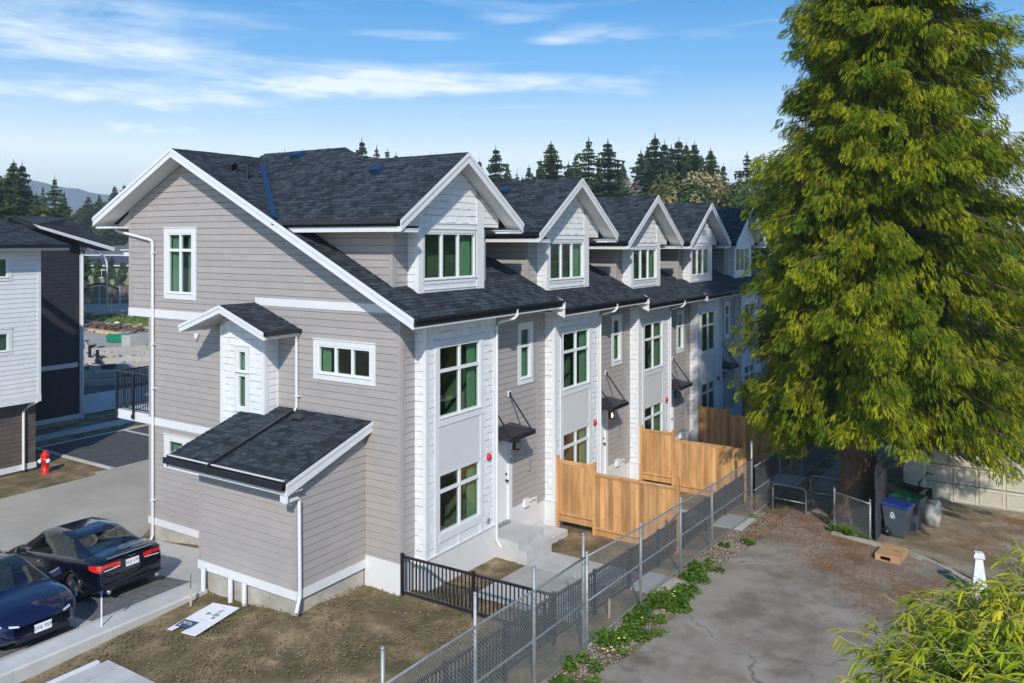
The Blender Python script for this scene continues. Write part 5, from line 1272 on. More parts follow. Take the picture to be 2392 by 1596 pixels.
# verge blades
V=[];F=[]
for _ in range(9000):
    x=random.uniform(-80,-56);y=random.uniform(36.8,50);a=random.uniform(0,PI);h=random.uniform(.12,.4);b=len(V);c,s_=math.cos(a)*.08,math.sin(a)*.08
    V+=[(x-c,y-s_,G),(x+c,y+s_,G),(x+random.uniform(-.1,.1),y,G+h)];F.append((b,b+1,b+2))
o=obj('verge_blades',np_mesh('verge_blades',np.array(V),np.array(F),mat('grass_blade',(.07,.13,.015),(.16,.22,.04),1,.8,var=.4))); tag(o,'strip of green grass beside the far street','grass',kind='stuff')
# street lamp
r=empty('street_lamp',(-82.7,42.4,G),0,'tall white street lamp with a curved arm reaching left','street lamp')
lm=mat('lamp_white',(.62,.66,.66),(.7,.74,.74),3,.4)
ax=Vector((-.84,-.54,0)); pts=[(0,0,0),(0,0,6.0)]+[(ax.x*2.2*(1-math.cos(t)),ax.y*2.2*(1-math.cos(t)),6.0+1.75*math.sin(t)) for t in [PI/2*k/8 for k in range(1,9)]]+[(ax.x*3.2,ax.y*3.2,7.75)]
MB().tube(pts,.13,10,r2=.07).build('pole',lm,r,True)
MB().box(-.9,.2,-.14,.14,-.08,.08).build('lamp_head',lm,r).location=(ax.x*3.9,ax.y*3.9,7.76); r.children[-1].rotation_euler=(0,0,math.atan2(-ax.y,-ax.x))
# arched gate and timber fence across the street
gx,gy=-100,49; r=empty('timber_fence',(gx,gy,G),R(35),'weathered board fence with a dark arched gate across the street','fence')
fm=mat('weathered_wood',(.13,.105,.09),(.22,.18,.155),2,.85,var=.25)
for k in range(46):
    s=k*.34; h=2.0+(.55*math.sin(PI*min(1,s/5.2)) if s<5.2 else .15)
    MB().box(s,s+.30,-.05,.05,0,h).build('board',fm,r)
MB().tube([(x*.4,-.08,2.1+.75*math.sin(PI*min(1,x*.4/5.2))) for x in range(14)],.16,6).build('arch_rail',blackm,r)
for s in (0,2.6,5.4,9,13): MB().box(s-.09,s+.09,-.22,-.07,0,2.5).build('post',mat('post_pale',(.5,.5,.48)),r)
# concrete posts and barriers
for i,(x,y,h) in enumerate([(-96.5,56.5,2.0),(-92,58.0,1.6)]):
    o=MB().box(x-.25,x+.25,y-.25,y+.25,G,G+h).box(x-.4,x+.4,y-.4,y+.4,G+h,G+h+.2).build('gate_pillar',sitec); tag(o,['capped concrete gate pillar beside the board fence','lower concrete pillar by the far street corner'][i],'pillar')
r=empty('mesh_barrier',(-86,41.5,G),R(52),'thin wire site barrier with white posts along the pavement','fence')
for k in range(6): MB().tube([(k*3,0,0),(k*3,0,1.7)],.05,6).build('post',lm,r)
for z in (.2,1.0,1.65): MB().tube([(0,0,z),(15,0,z)],.025,5).build('rail',lm,r)
r=empty('sign_post',(-74.0,34.2,G),0,'thin white marker pole standing beside the scrap heap','post'); MB().tube([(0,0,0),(0,0,3.6)],.05,6).build('shaft',winwhite,r); MB().lathe([(0,0),(.25,0),(.15,1.2),(0,1.25)],(0,0,0),8).build('base',winwhite,r)
# far car
silver=mat('silver_paint',(.30,.30,.31),(.34,.34,.35),3,.3,metal=.5,coat=.5)
fc=car('hatchback',4.4,1.8,1.45,belt=[(0,.85),(.6,.95),(1.6,.95),(3.2,.90),(4.0,.80),(4.4,.55)],top=[(0,.95),(.3,1.2),(1.0,1.42),(2.2,1.46),(2.8,1.3),(3.4,1.0),(4.0,.9),(4.4,.6)],roofw=[(.3,.72),(1,.66),(2.4,.65),(3.4,.75)],a=[(0,.82),(.3,.96),(1,1),(3.4,1),(4.1,.92),(4.4,.65)],wb=(.85,3.45,.32),label='small silver car parked beside the far cedar hedge',cat='car',front=False,gr=(.15,.7,2.3,3.4),pal=silver,far=True)
fc[0].location=(-119.2,74.0,G); fc[0].rotation_euler=(0,0,R(212))
# far houses
def house(p,w,dp,h,rh,ang,wm,rm,label,chim=True,wins=()):
    r=empty('house',(p[0],p[1],G),ang,label,'house')
    MB().box(0,w,0,dp,0,h).build('wall',wm,r)
    MB().prism([(-.5,-.6,h-.05),(w+.5,-.6,h-.05),(w+.5,dp/2,h+rh),(-.5,dp/2,h+rh)],(0,0,.2)).build('roof',rm,r); MB().prism([(-.5,dp+.6,h-.05),(w+.5,dp+.6,h-.05),(w+.5,dp/2,h+rh),(-.5,dp/2,h+rh)],(0,0,.2)).build('roof',rm,r)
    for x in (0,w): MB().add([(x,0,h),(x,dp,h),(x,dp/2,h+rh)],[(0,1,2)]).build('gable_wall',wm,r)
    MB().box(-.5,w+.5,-.75,-.6,h-.12,h+.12).build('fascia',trimw,r)
    if chim: 
        c=MB().box(w*.3,w*.3+1.6,-.5,.5,0,h+rh+.9).build('chimney',wm,r); MB().box(w*.3-.1,w*.3+1.7,-.6,.6,h+rh+.9,h+rh+1.05).build('chimney_cap',trimw,c)
    for (x,z,ww,hh) in wins:
        f=MB().box(x-.12,x+ww+.12,-.08,-.001,z-.12,z+hh+.12).build('window',trimw,r)
        for k in range(2): MB().box(x+k*ww/2+.05,x+(k+1)*ww/2-.05,-.10,-.081,z,z+hh).build('pane',carglass,f)
gw=mat('sage_render',(.20,.20,.12),(.26,.26,.16),1,.9); ww_=mat('white_render',(.66,.68,.72),(.72,.74,.77),1,.8); rf=mat('far_roof',(.075,.085,.095),(.12,.13,.14),2,.9); rb_=mat('far_roof_blue',(.035,.045,.075),(.05,.065,.10),2,.9)
house((-153,73),22,9,3.9,1.6,R(33),gw,rb_,'low sage green house with a dark roof behind the clipped hedge',False,[(2.5,1.6,2.4,1.6),(9,1.6,2.0,1.3)])
house((-136.5,86),8,9,4.3,.9,R(33),ww_,rf,'pale house front with a bright bay window beside the green house',False,[(1.4,1.5,1.9,1.6),(4.2,1.5,1.9,1.6)])
house((-175,102),26,10,6.6,2.4,R(33),ww_,rf,'white two storey house with a wide pale chimney above the green house',True,[(13,4.4,1.0,1.6),(20,4.4,1.0,1.6)])
house((-196,98),16,10,5.2,2.2,R(33),ww_,rf,'pale gable house glimpsed at the charcoal block corner',False,[(4,3,1.4,1.4)])
house((-14,128),34,12,4.6,2.4,R(-10),mat('far_buff',(.3,.28,.25)),rf,'low buff house with a grey roof seen between the last dormer and the big cedar',False,[(4,2,2,1.4),(12,2,2,1.4)])
# ---------------------------------------------------------------- right side: gates, shed wall, bins, garage
def pipe_gate(p,q,h,label):
    r=empty('pipe_gate',(p[0],p[1],zt(*p)),0,label,'gate'); L=(q[0]-p[0],q[1]-p[1])
    c=.12; l=math.hypot(*L); u=(L[0]/l,L[1]/l)
    P=[(0,0,-.2),(0,0,h-c),(u[0]*c*.3,u[1]*c*.3,h-c*.3),(u[0]*c,u[1]*c,h),(L[0]-u[0]*c,L[1]-u[1]*c,h),(L[0]-u[0]*c*.3,L[1]-u[1]*c*.3,h-c*.3),(L[0],L[1],h-c),(L[0],L[1],-.2)]
    MB().tube(P,.026,10).build('frame',galv,r,True); MB().tube([(0,0,h*.46),(L[0],L[1],h*.46)],.022,8).build('mid_rail',galv,r,True)
pipe_gate((5.19,12.59),(6.27,12.5),.86,'near staggered pipe gate at the mouth of the footpath')
pipe_gate((6.12,13.8),(7.15,13.75),1.03,'far staggered pipe gate beside the cedar trunk')
st(poly_sheet('terrain',[(7.38,11.2),(8.6,10.95),(8.6,18),(7.38,18)],dirt,.05))
# leaning boards / side wall between trunk and garage
shw=mat('dark_stained_board',(.030,.032,.040),(.05,.05,.062),3,.8,var=.2)
r=empty('board_fence',(8.56,11.0,0),0,'dark stained board screen beside the recycling bins','fence')
for k in range(15):
    a=k*.14; s=k*.018; MB().prism([(0,a+.002,-.7),(0,a+.138,-.7),(-.02,a+.138,1.70+.012*(k%3)),(-.02,a+.002,1.70)],(.022,0,0)).build('board',shw,r)
MB().box(.023,.05,0,2.1,.0,.08).build('rail',shw,r); MB().box(.023,.05,0,2.1,1.3,1.38).build('rail',shw,r)
def wheelie(p,rz,lid,label,crest=False,s=1.0):
    r=empty('wheelie_bin',(p[0],p[1],zt(*p)+.035),rz,label,'bin'); body=mat('bin_body_grey',(.055,.075,.095),(.07,.09,.11),3,.5)
    w0,w1,d0,d1,h=.22*s,.29*s,.24*s,.36*s,.92*s
    MB().add([(-w0,-d0,.04),(w0,-d0,.04),(w0,d0,.04),(-w0,d0,.04),(-w1,-d1,h),(w1,-d1,h),(w1,d1,h),(-w1,d1,h)],[(0,3,2,1),(0,1,5,4),(1,2,6,5),(2,3,7,6),(3,0,4,7)]).build('hull',body,r)
    MB().add([(-w1-.03,-d1-.04,h),(w1+.03,-d1-.04,h),(w1+.03,d1+.05,h+.02),(-w1-.03,d1+.05,h+.02),(-w1-.01,-d1-.01,h+.05),(w1+.01,-d1-.01,h+.05),(w1,d1,h+.11),(-w1,d1,h+.11)],[(0,3,2,1),(4,5,6,7),(0,1,5,4),(1,2,6,5),(2,3,7,6),(3,0,4,7)]).build('lid',lid,r)
    MB().tube([(-w1,d1+.06,h-.02),(-w1,d1+.11,h+.02),(w1,d1+.11,h+.02),(w1,d1+.06,h-.02)],.016,6).build('handle',body,r)
    for sx in (-1,1):
        w=MB().lathe([(0,sx*.0),(.135,0),(.14,sx*.02),(.14,sx*.05),(.12,sx*.055),(.03,sx*.05),(.03,sx*.06),(0,sx*.062)],(sx*(w0+.0),d0-.02,.14),20,'x').build('wheel',blk,r,True)
        MB().lathe([(0,0),(.022,0),(.02,sx*.012),(0,sx*.014)],(sx*(w0+.062),d0-.02,.14),8,'x').build('hub_cap',galv,w)
    for k in range(3): 
        x=-.12+k*.12; MB().prism([(x-.012,-d0-.004-.02,.2),(x+.012,-d0-.004-.02,.2),(x+.012,-d1+.02,h-.28),(x-.012,-d1+.02,h-.28)],(0,-.008,0)).build('rib',body,r)
    wl=mat('bin_print',(.7,.74,.78),rough=.5)
    if crest:
        side=1
        xx=lambda z: -(w0+(w1-w0)*(z-.04)/(h-.04))-.004
        def sq(y0,y1,z0,z1,nm): MB().add([(xx(z0),y0,z0),(xx(z0),y1,z0),(xx(z1),y1,z1),(xx(z1),y0,z1)],[(0,1,2,3)]).build(nm,wl,r)
        for y0,y1,z0,z1 in ((-.02,.13,.60,.625),(.0,.11,.565,.585),(.085,.115,.635,.72),(.0,.03,.635,.70),(.03,.085,.635,.655)): sq(y0,y1,z0,z1,'crest_print')
        MB().add([(xx(.71),.115,.71),(xx(.70),.0,.70),(xx(.77),.06,.77)],[(0,1,2)]).build('crest_print',wl,r)
wheelie((9.02,12.0),R(78),mat('lid_blue',(.008,.03,.16),(.012,.04,.20),3,.4),'grey recycling bin with a blue lid, nearest the cardboard box',True)
wheelie((9.22,12.95),R(78),mat('lid_green',(.0,.07,.03),(.005,.09,.04),3,.4),'grey bin with a dark green lid behind the blue-lidded one',s=1.06)
wheelie((9.12,13.95),R(78),mat('lid_black',(.008,.03,.018),(.012,.035,.022),3,.4),'dark lidded bin at the back, closest to the garage',s=1.06)
# cardboard box
r=empty('cardboard_box',(9.15,9.78,zt(9.15,9.78)+.03),R(-6),'brown cardboard box with a hand slot lying by the kerb','box')
cbm=mat('cardboard',(.42,.24,.12),(.50,.30,.155),3,.85)
bw,bd,bh=.31,.45,.20
MB().box(-bw,bw,-bd,bd,bh-.006,bh).build('panel',cbm,r); 
for x in (-bw,bw-.006): MB().box(x,x+.006,-bd,bd,.0,bh-.0061).build('panel',cbm,r)
MB().box(-bw,bw,bd,bd+.006,.0,bh).build('panel',cbm,r); MB().box(-bw,-.17,-bd-.006,-bd,0,bh).box(.08,bw,-bd-.006,-bd,0,bh).box(-.17,.08,-bd-.006,-bd,0,.05).box(-.17,.08,-bd-.006,-bd,.15,bh).build('panel',cbm,r); MB().box(-bw+.006,bw-.006,-bd,bd,.002,.006).build('panel',mat('box_inside',(.05,.02,.015)),r)
text_mesh('7110/4',.13,mat('box_print',(.10,.05,.03)),r,(.02,.02,bh+.002),(0,0,0),'lettering',.001)
# tapered white bollard
r=empty('post',(11.32,8.05,zt(11.3,8)),R(10),'white tapered wooden post with a square cap, above the bamboo','post')
wp=mat('weathered_white',(.60,.62,.64),(.78,.79,.80),9,.6,bump=.3,bscale=20)
for a in range(4):
    c,s=math.cos(PI/2*a),math.sin(PI/2*a)
    def rr_(x,y,z): return (x*c-y*s,x*s+y*c,z)
    MB().add([rr_(-.20,-.20,-.1),rr_(.20,-.20,-.1),rr_(.075,-.075,.98),rr_(-.075,-.075,.98),rr_(-.185,-.185,-.1),rr_(.185,-.185,-.1),rr_(.07,-.07,.98),rr_(-.07,-.07,.98)],[(0,1,2,3),(7,6,5,4),(0,3,7,4),(1,5,6,2)]).build('side_board',wp,r)
MB().box(-.115,.115,-.115,.115,.98,1.06).box(-.09,.09,-.09,.09,1.0601,1.10).build('cap',wp,r)
# white round planter, tarp covered thing
o=MB().lathe([(0,0),(.22,0),(.26,.35),(.25,.72),(.20,.78),(0,.80)],(0,0,0),16).build('rain_barrel',mat('barrel_white',(.45,.43,.40),(.52,.50,.46),2,.6),None,True); o.location=(9.75,13.9,zt(9.75,13.9)); tag(o,'pale round barrel standing behind the green-lidded bin','barrel')
r=empty('garden_cart',(9.1,15.6,-.7),0,'dark folded cart leaning behind the bins','cart'); MB().tube([(0,0,0),(.1,0,.9),(.35,.1,1.25),(.5,.1,1.2)],.03,6).build('handle',blackm,r); MB().lathe([(.14,-.02),(.18,-.02),(.18,.03),(.14,.03)],(.1,0,.2),12,'y').build('wheel',blk,r)
MB().box(-.05,.5,.0,.1,.3,.75).build('bed',blackm,r)
# garage
r=empty('garage',(0,0,0),0,'cream garage with a raised-panel double door behind the cedars','garage')
cream=mat('garage_cream',(.50,.46,.37),(.56,.52,.42),2,.7,var=.04); creamb=mat('garage_wall',(.52,.50,.46),(.60,.58,.54),3,.75)
GY=17.45
wall(r,FY(GY-.02),[[(8.5,-1.2),(9.2,-1.2),(9.2,2.6),(8.5,2.6)],[(9.2,1.72),(20,1.72),(20,2.6),(9.2,2.6)]],[],creamb); siding_boards(r,FY(GY-.02),[[(8.55,-.8),(9.12,-.8),(9.12,2.5),(8.55,2.5)]],[],.2,m=creamb,z_org=-.8)
bx('door_casing',trimw,r,9.12,9.2,GY-.06,GY-.02,-.8,1.8); bx('door_casing',trimw,r,9.2,16,GY-.06,GY-.02,1.70,1.82)
MB().box(8.5,20,GY+.05,25,-1.2,2.6).build('wall',creamb,r)
dr=MB().box(9.2,15.6,GY,GY+.04,-.80,1.70).build('garage_door',cream,r)
for j in range(4):
    for k in range(8):
        x0=9.28+k*.785; z0=-.77+j*.62; mb=MB(); 
        mb.add([(x0,GY-.002,z0),(x0+.73,GY-.002,z0),(x0+.73,GY-.002,z0+.55),(x0,GY-.002,z0+.55),(x0+.03,GY-.024,z0+.03),(x0+.70,GY-.024,z0+.03),(x0+.70,GY-.024,z0+.52),(x0+.03,GY-.024,z0+.52),(x0+.07,GY-.010,z0+.07),(x0+.66,GY-.010,z0+.07),(x0+.66,GY-.010,z0+.48),(x0+.07,GY-.010,z0+.48)],[(0,1,5,4),(1,2,6,5),(2,3,7,6),(3,0,4,7),(4,5,9,8),(5,6,10,9),(6,7,11,10),(7,4,8,11),(8,9,10,11)]); mb.build('door_panel',cream,dr)
bx('weather_strip',trimw,r,9.2,15.6,GY-.03,GY-.0005,-.82,-.775)
for z in (-.165,.455,1.075): bx('door_joint',blk,dr,9.2,15.6,GY-.0035,GY-.001,z-.008,z+.008)
MB().prism([(8.2,GY-.7,2.5),(20.5,GY-.7,2.5),(20.5,21,3.9),(8.2,21,3.9)],(0,0,-.15)).build('roof',shing,r); MB().box(8.2,20.5,GY-.82,GY-.7,2.32,2.48).build('gutter',trimw,r)
lmp=MB().box(8.78,8.90,GY-.16,GY-.045,1.12,1.36).box(8.80,8.88,GY-.14,GY-.06,1.36,1.44).build('wall_lamp',blackm,r)
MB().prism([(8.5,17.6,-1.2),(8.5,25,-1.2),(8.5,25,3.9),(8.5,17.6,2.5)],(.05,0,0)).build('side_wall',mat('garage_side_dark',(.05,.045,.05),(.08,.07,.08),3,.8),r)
# ---------------------------------------------------------------- weeds along the fence
def leaf_clump(V,F,cx,cy,cz,rad,h,n,size,rng):
    for _ in range(n):
        a=rng.uniform(0,2*PI); rr=rad*math.sqrt(rng.random()); x=cx+rr*math.cos(a); y=cy+rr*math.sin(a); z=cz+h*(1-(rr/rad)**2)*rng.uniform(.3,1.05)+.02
        s=size*rng.uniform(.6,1.3); b=rng.uniform(0,2*PI); t=rng.uniform(-.5,.5); u=Vector((math.cos(b),math.sin(b),t)).normalized()*s; w=Vector((-math.sin(b),math.cos(b),rng.uniform(-.4,.4))).normalized()*s*.5
        k=len(V); p=Vector((x,y,z)); V.extend([tuple(p-u*.5),tuple(p-u*.1+w),tuple(p+u*.6),tuple(p-u*.1-w)]); F.append((k,k+1,k+2,k+3))
weed=mat('weed_leaf',(.075,.175,.014),(.17,.29,.035),3,.6,var=.4,trans=(1,1,.5))
rg=random.Random(9)
def weeds(spots,label):
    V=[];F=[]
    for (x,y,rad,h,n) in spots:
        for _ in range(6): leaf_clump(V,F,x+rg.gauss(0,rad*.5),y+rg.gauss(0,rad*.5),zt(x,y)+.03,rad*.55,h,n//6,.06,rg)
    o=obj('weeds',np_mesh('weeds',np.array(V),np.array(F),weed)); tag(o,label,'weeds',kind='stuff')
weeds([(5.5,.3,.10,.05,80),(5.75,1.5,.14,.05,90),(5.6,-1.2,.16,.05,120),(5.45,2.2,.2,.08,160),(5.3,-4.6,.3,.10,260),(5.6,-2.3,.2,.05,110),(5.05,-.75,.25,.22,500),(5.1,-2.4,.3,.16,500),(5.2,-1.6,.25,.12,350),(5.0,-3.4,.3,.14,400),(5.35,-3.0,.3,.1,300),(5.1,.55,.32,.25,800),(5.3,1.2,.35,.22,900),(5.15,1.8,.25,.22,500),(5.05,2.3,.2,.2,300)],'thick green weeds with yellow dandelions round the gate post of the mesh fence')
weeds([(5.25,3.2,.38,.34,1400),(5.15,2.75,.2,.3,500),(5.45,3.7,.25,.2,400),(5.6,2.9,.12,.12,140)],'bushy green weed clump at the corner of the grey concrete pad')
weeds([(5.35,4.9,.3,.18,600),(5.5,4.3,.22,.15,350),(5.2,5.5,.3,.2,600),(5.3,6.0,.25,.15,350),(5.6,8.6,.16,.15,200),(5.15,7.9,.12,.14,120)],'low green weeds further along the mesh fence')
weeds([(7.62,11.15,.22,.30,700),(7.95,11.1,.25,.26,700),(8.2,11.0,.15,.16,200)],'ferny green plants at the foot of the cedar trunk, behind the short mesh panel')
yel=mat('dandelion_yellow',(.75,.60,.05),(.85,.70,.12),5,.7)
for (x,y) in ((5.38,.42),(5.46,.50),(5.42,-.02),(5.50,-.10),(5.34,-.18),(5.44,-.22),(5.36,1.62),(5.40,3.25),(5.48,3.15),(5.38,3.42)):
    o=MB().lathe([(0,0),(.022,.004),(.030,.012),(.018,.020),(0,.022)],(0,0,0),8).build('dandelion',yel); o.location=(x,y,zt(x,y)+.24); tag(o,'yellow dandelion head among the weeds at the mesh fence','flower','dandelions along the mesh fence')
# ---------------------------------------------------------------- cedars
def spray_template(rng,nf=15):
    """cedar spray: a short arching twig along -z/+y with a fringe of thin hanging fingers; (V,F tris)"""
    V=[];F=[]
    def blade(p,d,L,w):
        d=d/np.linalg.norm(d); s=np.array([d[2],0,-d[0]]); s/= (np.linalg.norm(s)+1e-6); k=len(V); b=np.array([0,rng.normal(0,.03),0])
        V.extend([p-s*w*.3,p+s*w*.3,p+d*L*.6+s*w*.5+b,p+d*L*.6-s*w*.5+b,p+d*L+b*1.5]); F.extend([(k,k+1,k+2),(k,k+2,k+3),(k+3,k+2,k+4)])
    for i in range(nf):
        t=(i+.5)/nf; side=1 if i%2 else -1
        wd=.30*math.sin(PI*min(1,t*.85+.12))
        p=np.array([side*wd*rng.uniform(.15,.9),.16*t-.10*t*t,-t*.62])
        L=rng.uniform(.20,.36)*(1.15-.5*t); ang=side*rng.uniform(.05,.42)
        d=np.array([math.sin(ang),rng.normal(0,.12),-math.cos(ang)]); blade(p,d,L,.043)
    return np.array(V),np.array(F)
def cedar(name,pos,H,prof,nb,label,seed,dens=1.0,shape=None,trunk_r=.42,bottom=1.6,szs=(.42,.85),lean=0):
    LX=lambda z: (lean*.84*z/16,lean*.54*z/16)
    rng=np.random.default_rng(seed); r=empty(name,pos,0,label,'tree')
    T=[spray_template(rng,n) for n in (26,30,32,28)]
    # trunk with flutes
    mb=MB(); n=18; N=16; vs=[];fs=[]
    for i in range(N):
        z=-.3+H*.97*i/(N-1); rr=trunk_r*(1-z/H*.93)+trunk_r*.75*math.exp(-max(z,0)/.55)
        for k in range(n):
            a=2*PI*k/n; q=rr*(1+.09*math.sin(a*4+z*.2)+.05*math.sin(a*7)); vs.append((q*math.cos(a)+LX(z)[0],q*math.sin(a)+LX(z)[1],z))
    for i in range(N-1):
        for k in range(n): fs.append((i*n+k,i*n+(k+1)%n,(i+1)*n+(k+1)%n,(i+1)*n+k))
    mb.add(vs,fs); mb.build('trunk',bark,r,True)
    limbs=MB(); P=[];D=[];S=[]
    for b in range(nb):
        t=(b+.5)/nb; z0=bottom+(H-bottom-.3)*(t**1.12)+rng.normal(0,.12); az=b*2.39996+rng.normal(0,.35)
        L=prof(z0)*rng.uniform(.72,1.12)
        if shape: L*=shape(z0,az)
        if L<.35: continue
        rise=rng.uniform(-.05,.30)+.35*(z0/H)
        ca,sa=math.cos(az),math.sin(az); nseg=8; pts=[]
        for i in range(nseg+1):
            u=i/nseg; dz=L*(rise*u-.95*u*u+.52*u**3); bend=.12*L*math.sin(u*2+b)
            pts.append(np.array([ca*L*u-sa*bend*u+LX(z0)[0],sa*L*u+ca*bend*u+LX(z0)[1],z0+dz]))
        if b%2==0 or L>2: limbs.tube([tuple(p) for p in pts],.045*min(1,L/3)+.008,5,False,r2=.006)
        ns=int(L/.085*dens)
        for k in range(ns):
            u=.16+.84*(k+rng.random())/ns; i=min(int(u*nseg),nseg-1); f=u*nseg-i; c=pts[i]*(1-f)+pts[i+1]*f; tan=pts[i+1]-pts[i]; tan/=np.linalg.norm(tan)
            lat=(rng.random()*2-1)*(.10+.34*L*(1-u)**.8*.55+.12); sd=np.array([-tan[1],tan[0],0]); sd/=np.linalg.norm(sd)+1e-6
            P.append(c+sd*lat+np.array([0,0,-abs(lat)*.62+rng.normal(0,.12)])); out=np.array([ca,sa,0])*rng.uniform(.15,.75)+sd*np.sign(lat)*rng.uniform(0,.5)+tan*.2
            D.append(out+np.array([0,0,-rng.uniform(.7,1.25)])); S.append(rng.uniform(*szs)*(1.0 if u<.85 else .8))
    # inner foliage mass so that the crown is not hollow
    P=np.array(P);D=np.array(D);S=np.array(S);D/=np.linalg.norm(D,axis=1)[:,None]
    Vs=[];Fs=[];off=0
    which=rng.integers(0,len(T),len(P)); 
    for ti,(TV,TF) in enumerate(T):
        idx=np.where(which==ti)[0]
        if not len(idx): continue
        z=-D[idx]; a=rng.uniform(0,2*PI,len(idx)); rnd=np.stack([np.cos(a),np.sin(a),np.zeros_like(a)],1)
        # face mostly outward
        outw=(P[idx]-np.array([.6*lean,.4*lean,0]))*np.array([1,1,0]); outw/=np.linalg.norm(outw,axis=1)[:,None]+1e-6; yv=outw+.75*rnd
        x=np.cross(yv,z); x/=np.linalg.norm(x,axis=1)[:,None]+1e-6; y=np.cross(z,x)
        M=np.stack([x,y,z],2)*S[idx][:,None,None]
        v=np.einsum('nij,kj->nki',M,TV)+P[idx][:,None,:]
        f=TF[None]+(np.arange(len(idx))*len(TV))[:,None,None]+off; Vs.append(v.reshape(-1,3)); Fs.append(f.reshape(-1,3)); off+=len(idx)*len(TV)
    obj('crown',np_mesh('crown',np.concatenate(Vs),np.concatenate(Fs),leafc),r); limbs.build('limbs',bark,r)['kind']='stuff'
    return r,len(P)
def prof1(z): return spline([(1,2.2),(3.4,4.2),(5,4.7),(7,4.6),(9,4.3),(11,4.1),(13,3.7),(16,3.4),(19,2.3),(22.5,.3)],z)
def shp(z,az):
    k=1+.07*math.sin(3*az+z*.9)+.05*math.sin(7*az-z*1.7)
    f=max(0,math.cos(az+R(57)))
    if z<3.3+1.05*f: return 0
    r=math.cos(az-R(32)); k*=1+.24*max(0,r)*(1 if z<12.5 else .3)-(.30 if z<6 else .20)*max(0,-r)
    if r<-.45: k*=spline([(0,1),(8.6,1),(9.6,.84),(10.6,.95),(11.4,1.12),(12.1,.78),(13.5,.84),(15,.9),(30,1)],z)
    return k
print('cedar',cedar('cedar_tree',(7.7,13.0,-.62),22.5,prof1,860,'tall golden green cedar with drooping boughs, its trunk behind the short mesh panel',3,1.15,shp,.50,3.2,(.38,.86),.55)[1])
# clipped dark evergreen behind the far houses
def blob_tree(name,pos,H,rad,n,m,label,seed,size=.22,squash=1,trunk=True,cat='tree',group=None,lobes=9,cone=0):
    rng=np.random.default_rng(seed); r=empty(name,pos,0,label,cat,group)
    if trunk: MB().tube([(0,0,-.3),(0,0,H*.55)],.025*H+.05,8,r2=.04).build('trunk',bark,r)
    C0=[];
    for i in range(lobes):
        a=rng.uniform(0,2*PI); q=rad*.55*math.sqrt(rng.random()); z=rng.uniform(.3,.85)*H; sh=(1-cone*(z/H))
        C0.append((q*math.cos(a)*sh,q*math.sin(a)*sh,z,rad*rng.uniform(.38,.62)*sh))
    C0=np.array(C0); w=rng.integers(0,lobes,n); d=rng.normal(size=(n,3)); d/=np.linalg.norm(d,axis=1)[:,None]; k=rng.uniform(.65,1.08,n)
    P=C0[w,:3]+d*(C0[w,3]*k)[:,None]*np.array([1,1,squash]); P[:,2]=np.maximum(P[:,2],.15)
    u=rng.normal(size=(n,3)); u[:,2]*=.5; u/=np.linalg.norm(u,axis=1)[:,None]; v=np.cross(u,d); v/=np.linalg.norm(v,axis=1)[:,None]+1e-6
    s=size*rng.uniform(.5,1.4,n)[:,None]
    V=np.stack([P-u*s*.5,P+v*s*.35,P+u*s*.6,P-v*s*.35],1).reshape(-1,3); F=np.arange(4*n).reshape(-1,4)
    obj('crown',np_mesh('crown',V,F,m),r); return r
dkg=mat('evergreen_dark',(.022,.050,.014),(.050,.090,.022),.8,.8,var=.4,spec=.2); dkb=mat('fir_blue_green',(.018,.040,.020),(.036,.066,.030),.5,.85,var=.35,spec=.2)
olv=mat('olive_foliage',(.075,.085,.020),(.15,.15,.045),.6,.8,var=.35,spec=.2); ylt=mat('pale_spring_foliage',(.20,.18,.07),(.32,.28,.12),.5,.8,var=.3); brt=mat('bare_twigs',(.20,.16,.13),(.33,.28,.24),1,.9,var=.3); rus=mat('rust_foliage',(.11,.06,.02),(.17,.10,.035),1,.85,var=.3)
# conifers: shared meshes in six shapes
def conifer_mesh(seed,H=24,rad=3.6,gap=0,ragged=.25,top=.0):
    rng=np.random.default_rng(seed); V=[];F=[]
    nw=int(54*(1-gap*.8)); 
    for w in range(nw):
        t=(w/nw)**.9; z=H*(.16+.82*t)+rng.normal(0,.12)
        R0=rad*1.38*(1-t)**.95*(1+ragged*rng.normal()*.6)+.12+.25*min(1,(1-t)*6)
        nb=int(7+4*rng.random()); ph=rng.uniform(0,6)
        for b in range(nb):
            if rng.random()<gap*.7: continue
            a=ph+2*PI*b/nb+rng.normal(0,.25); L=max(.3,R0*rng.uniform(.55,1.18)); ca,sa=math.cos(a),math.sin(a); droop=rng.uniform(.05,.34); up=rng.uniform(0,.16)
            n=5; base=np.array([0,0,z])
            for i in range(n):
                u0=i/n;u1=(i+1.25)/n
                p0=np.array([ca*L*u0,sa*L*u0,z-droop*L*u0+up*L*u0*u0]); p1=np.array([ca*L*u1,sa*L*u1,z-droop*L*u1+up*L*u1*u1])
                wd=.34*L*(1-u0*.75)*.62+.06+.10*(1-t); k=len(V); sd=np.array([-sa,ca,0])
                V+= [p0-sd*wd+np.array([0,0,-wd*.55+rng.normal(0,.05)]),p0+np.array([0,0,.06]),p0+sd*wd+np.array([0,0,-wd*.55+rng.normal(0,.05)]),p1]
                F+=[(k,k+1,k+3),(k+1,k+2,k+3)]
                for q in range(2):
                    k=len(V); s_=rng.choice((-1,1)); tip=p0+sd*s_*wd*rng.uniform(.9,1.7)+np.array([ca,sa,0])*rng.uniform(0,.3)*L*.3+np.array([0,0,-.3*wd-rng.uniform(0,.7)])
                    V+=[p0+np.array([0,0,.03]),p1,tip]; F.append((k,k+1,k+2))
    k=len(V); V+=[np.array([-.2,0,H*.92]),np.array([.2,0,H*.92]),np.array([0,0,H*1.0])]; F.append((k,k+1,k+2))
    return np.array(V),np.array(F)
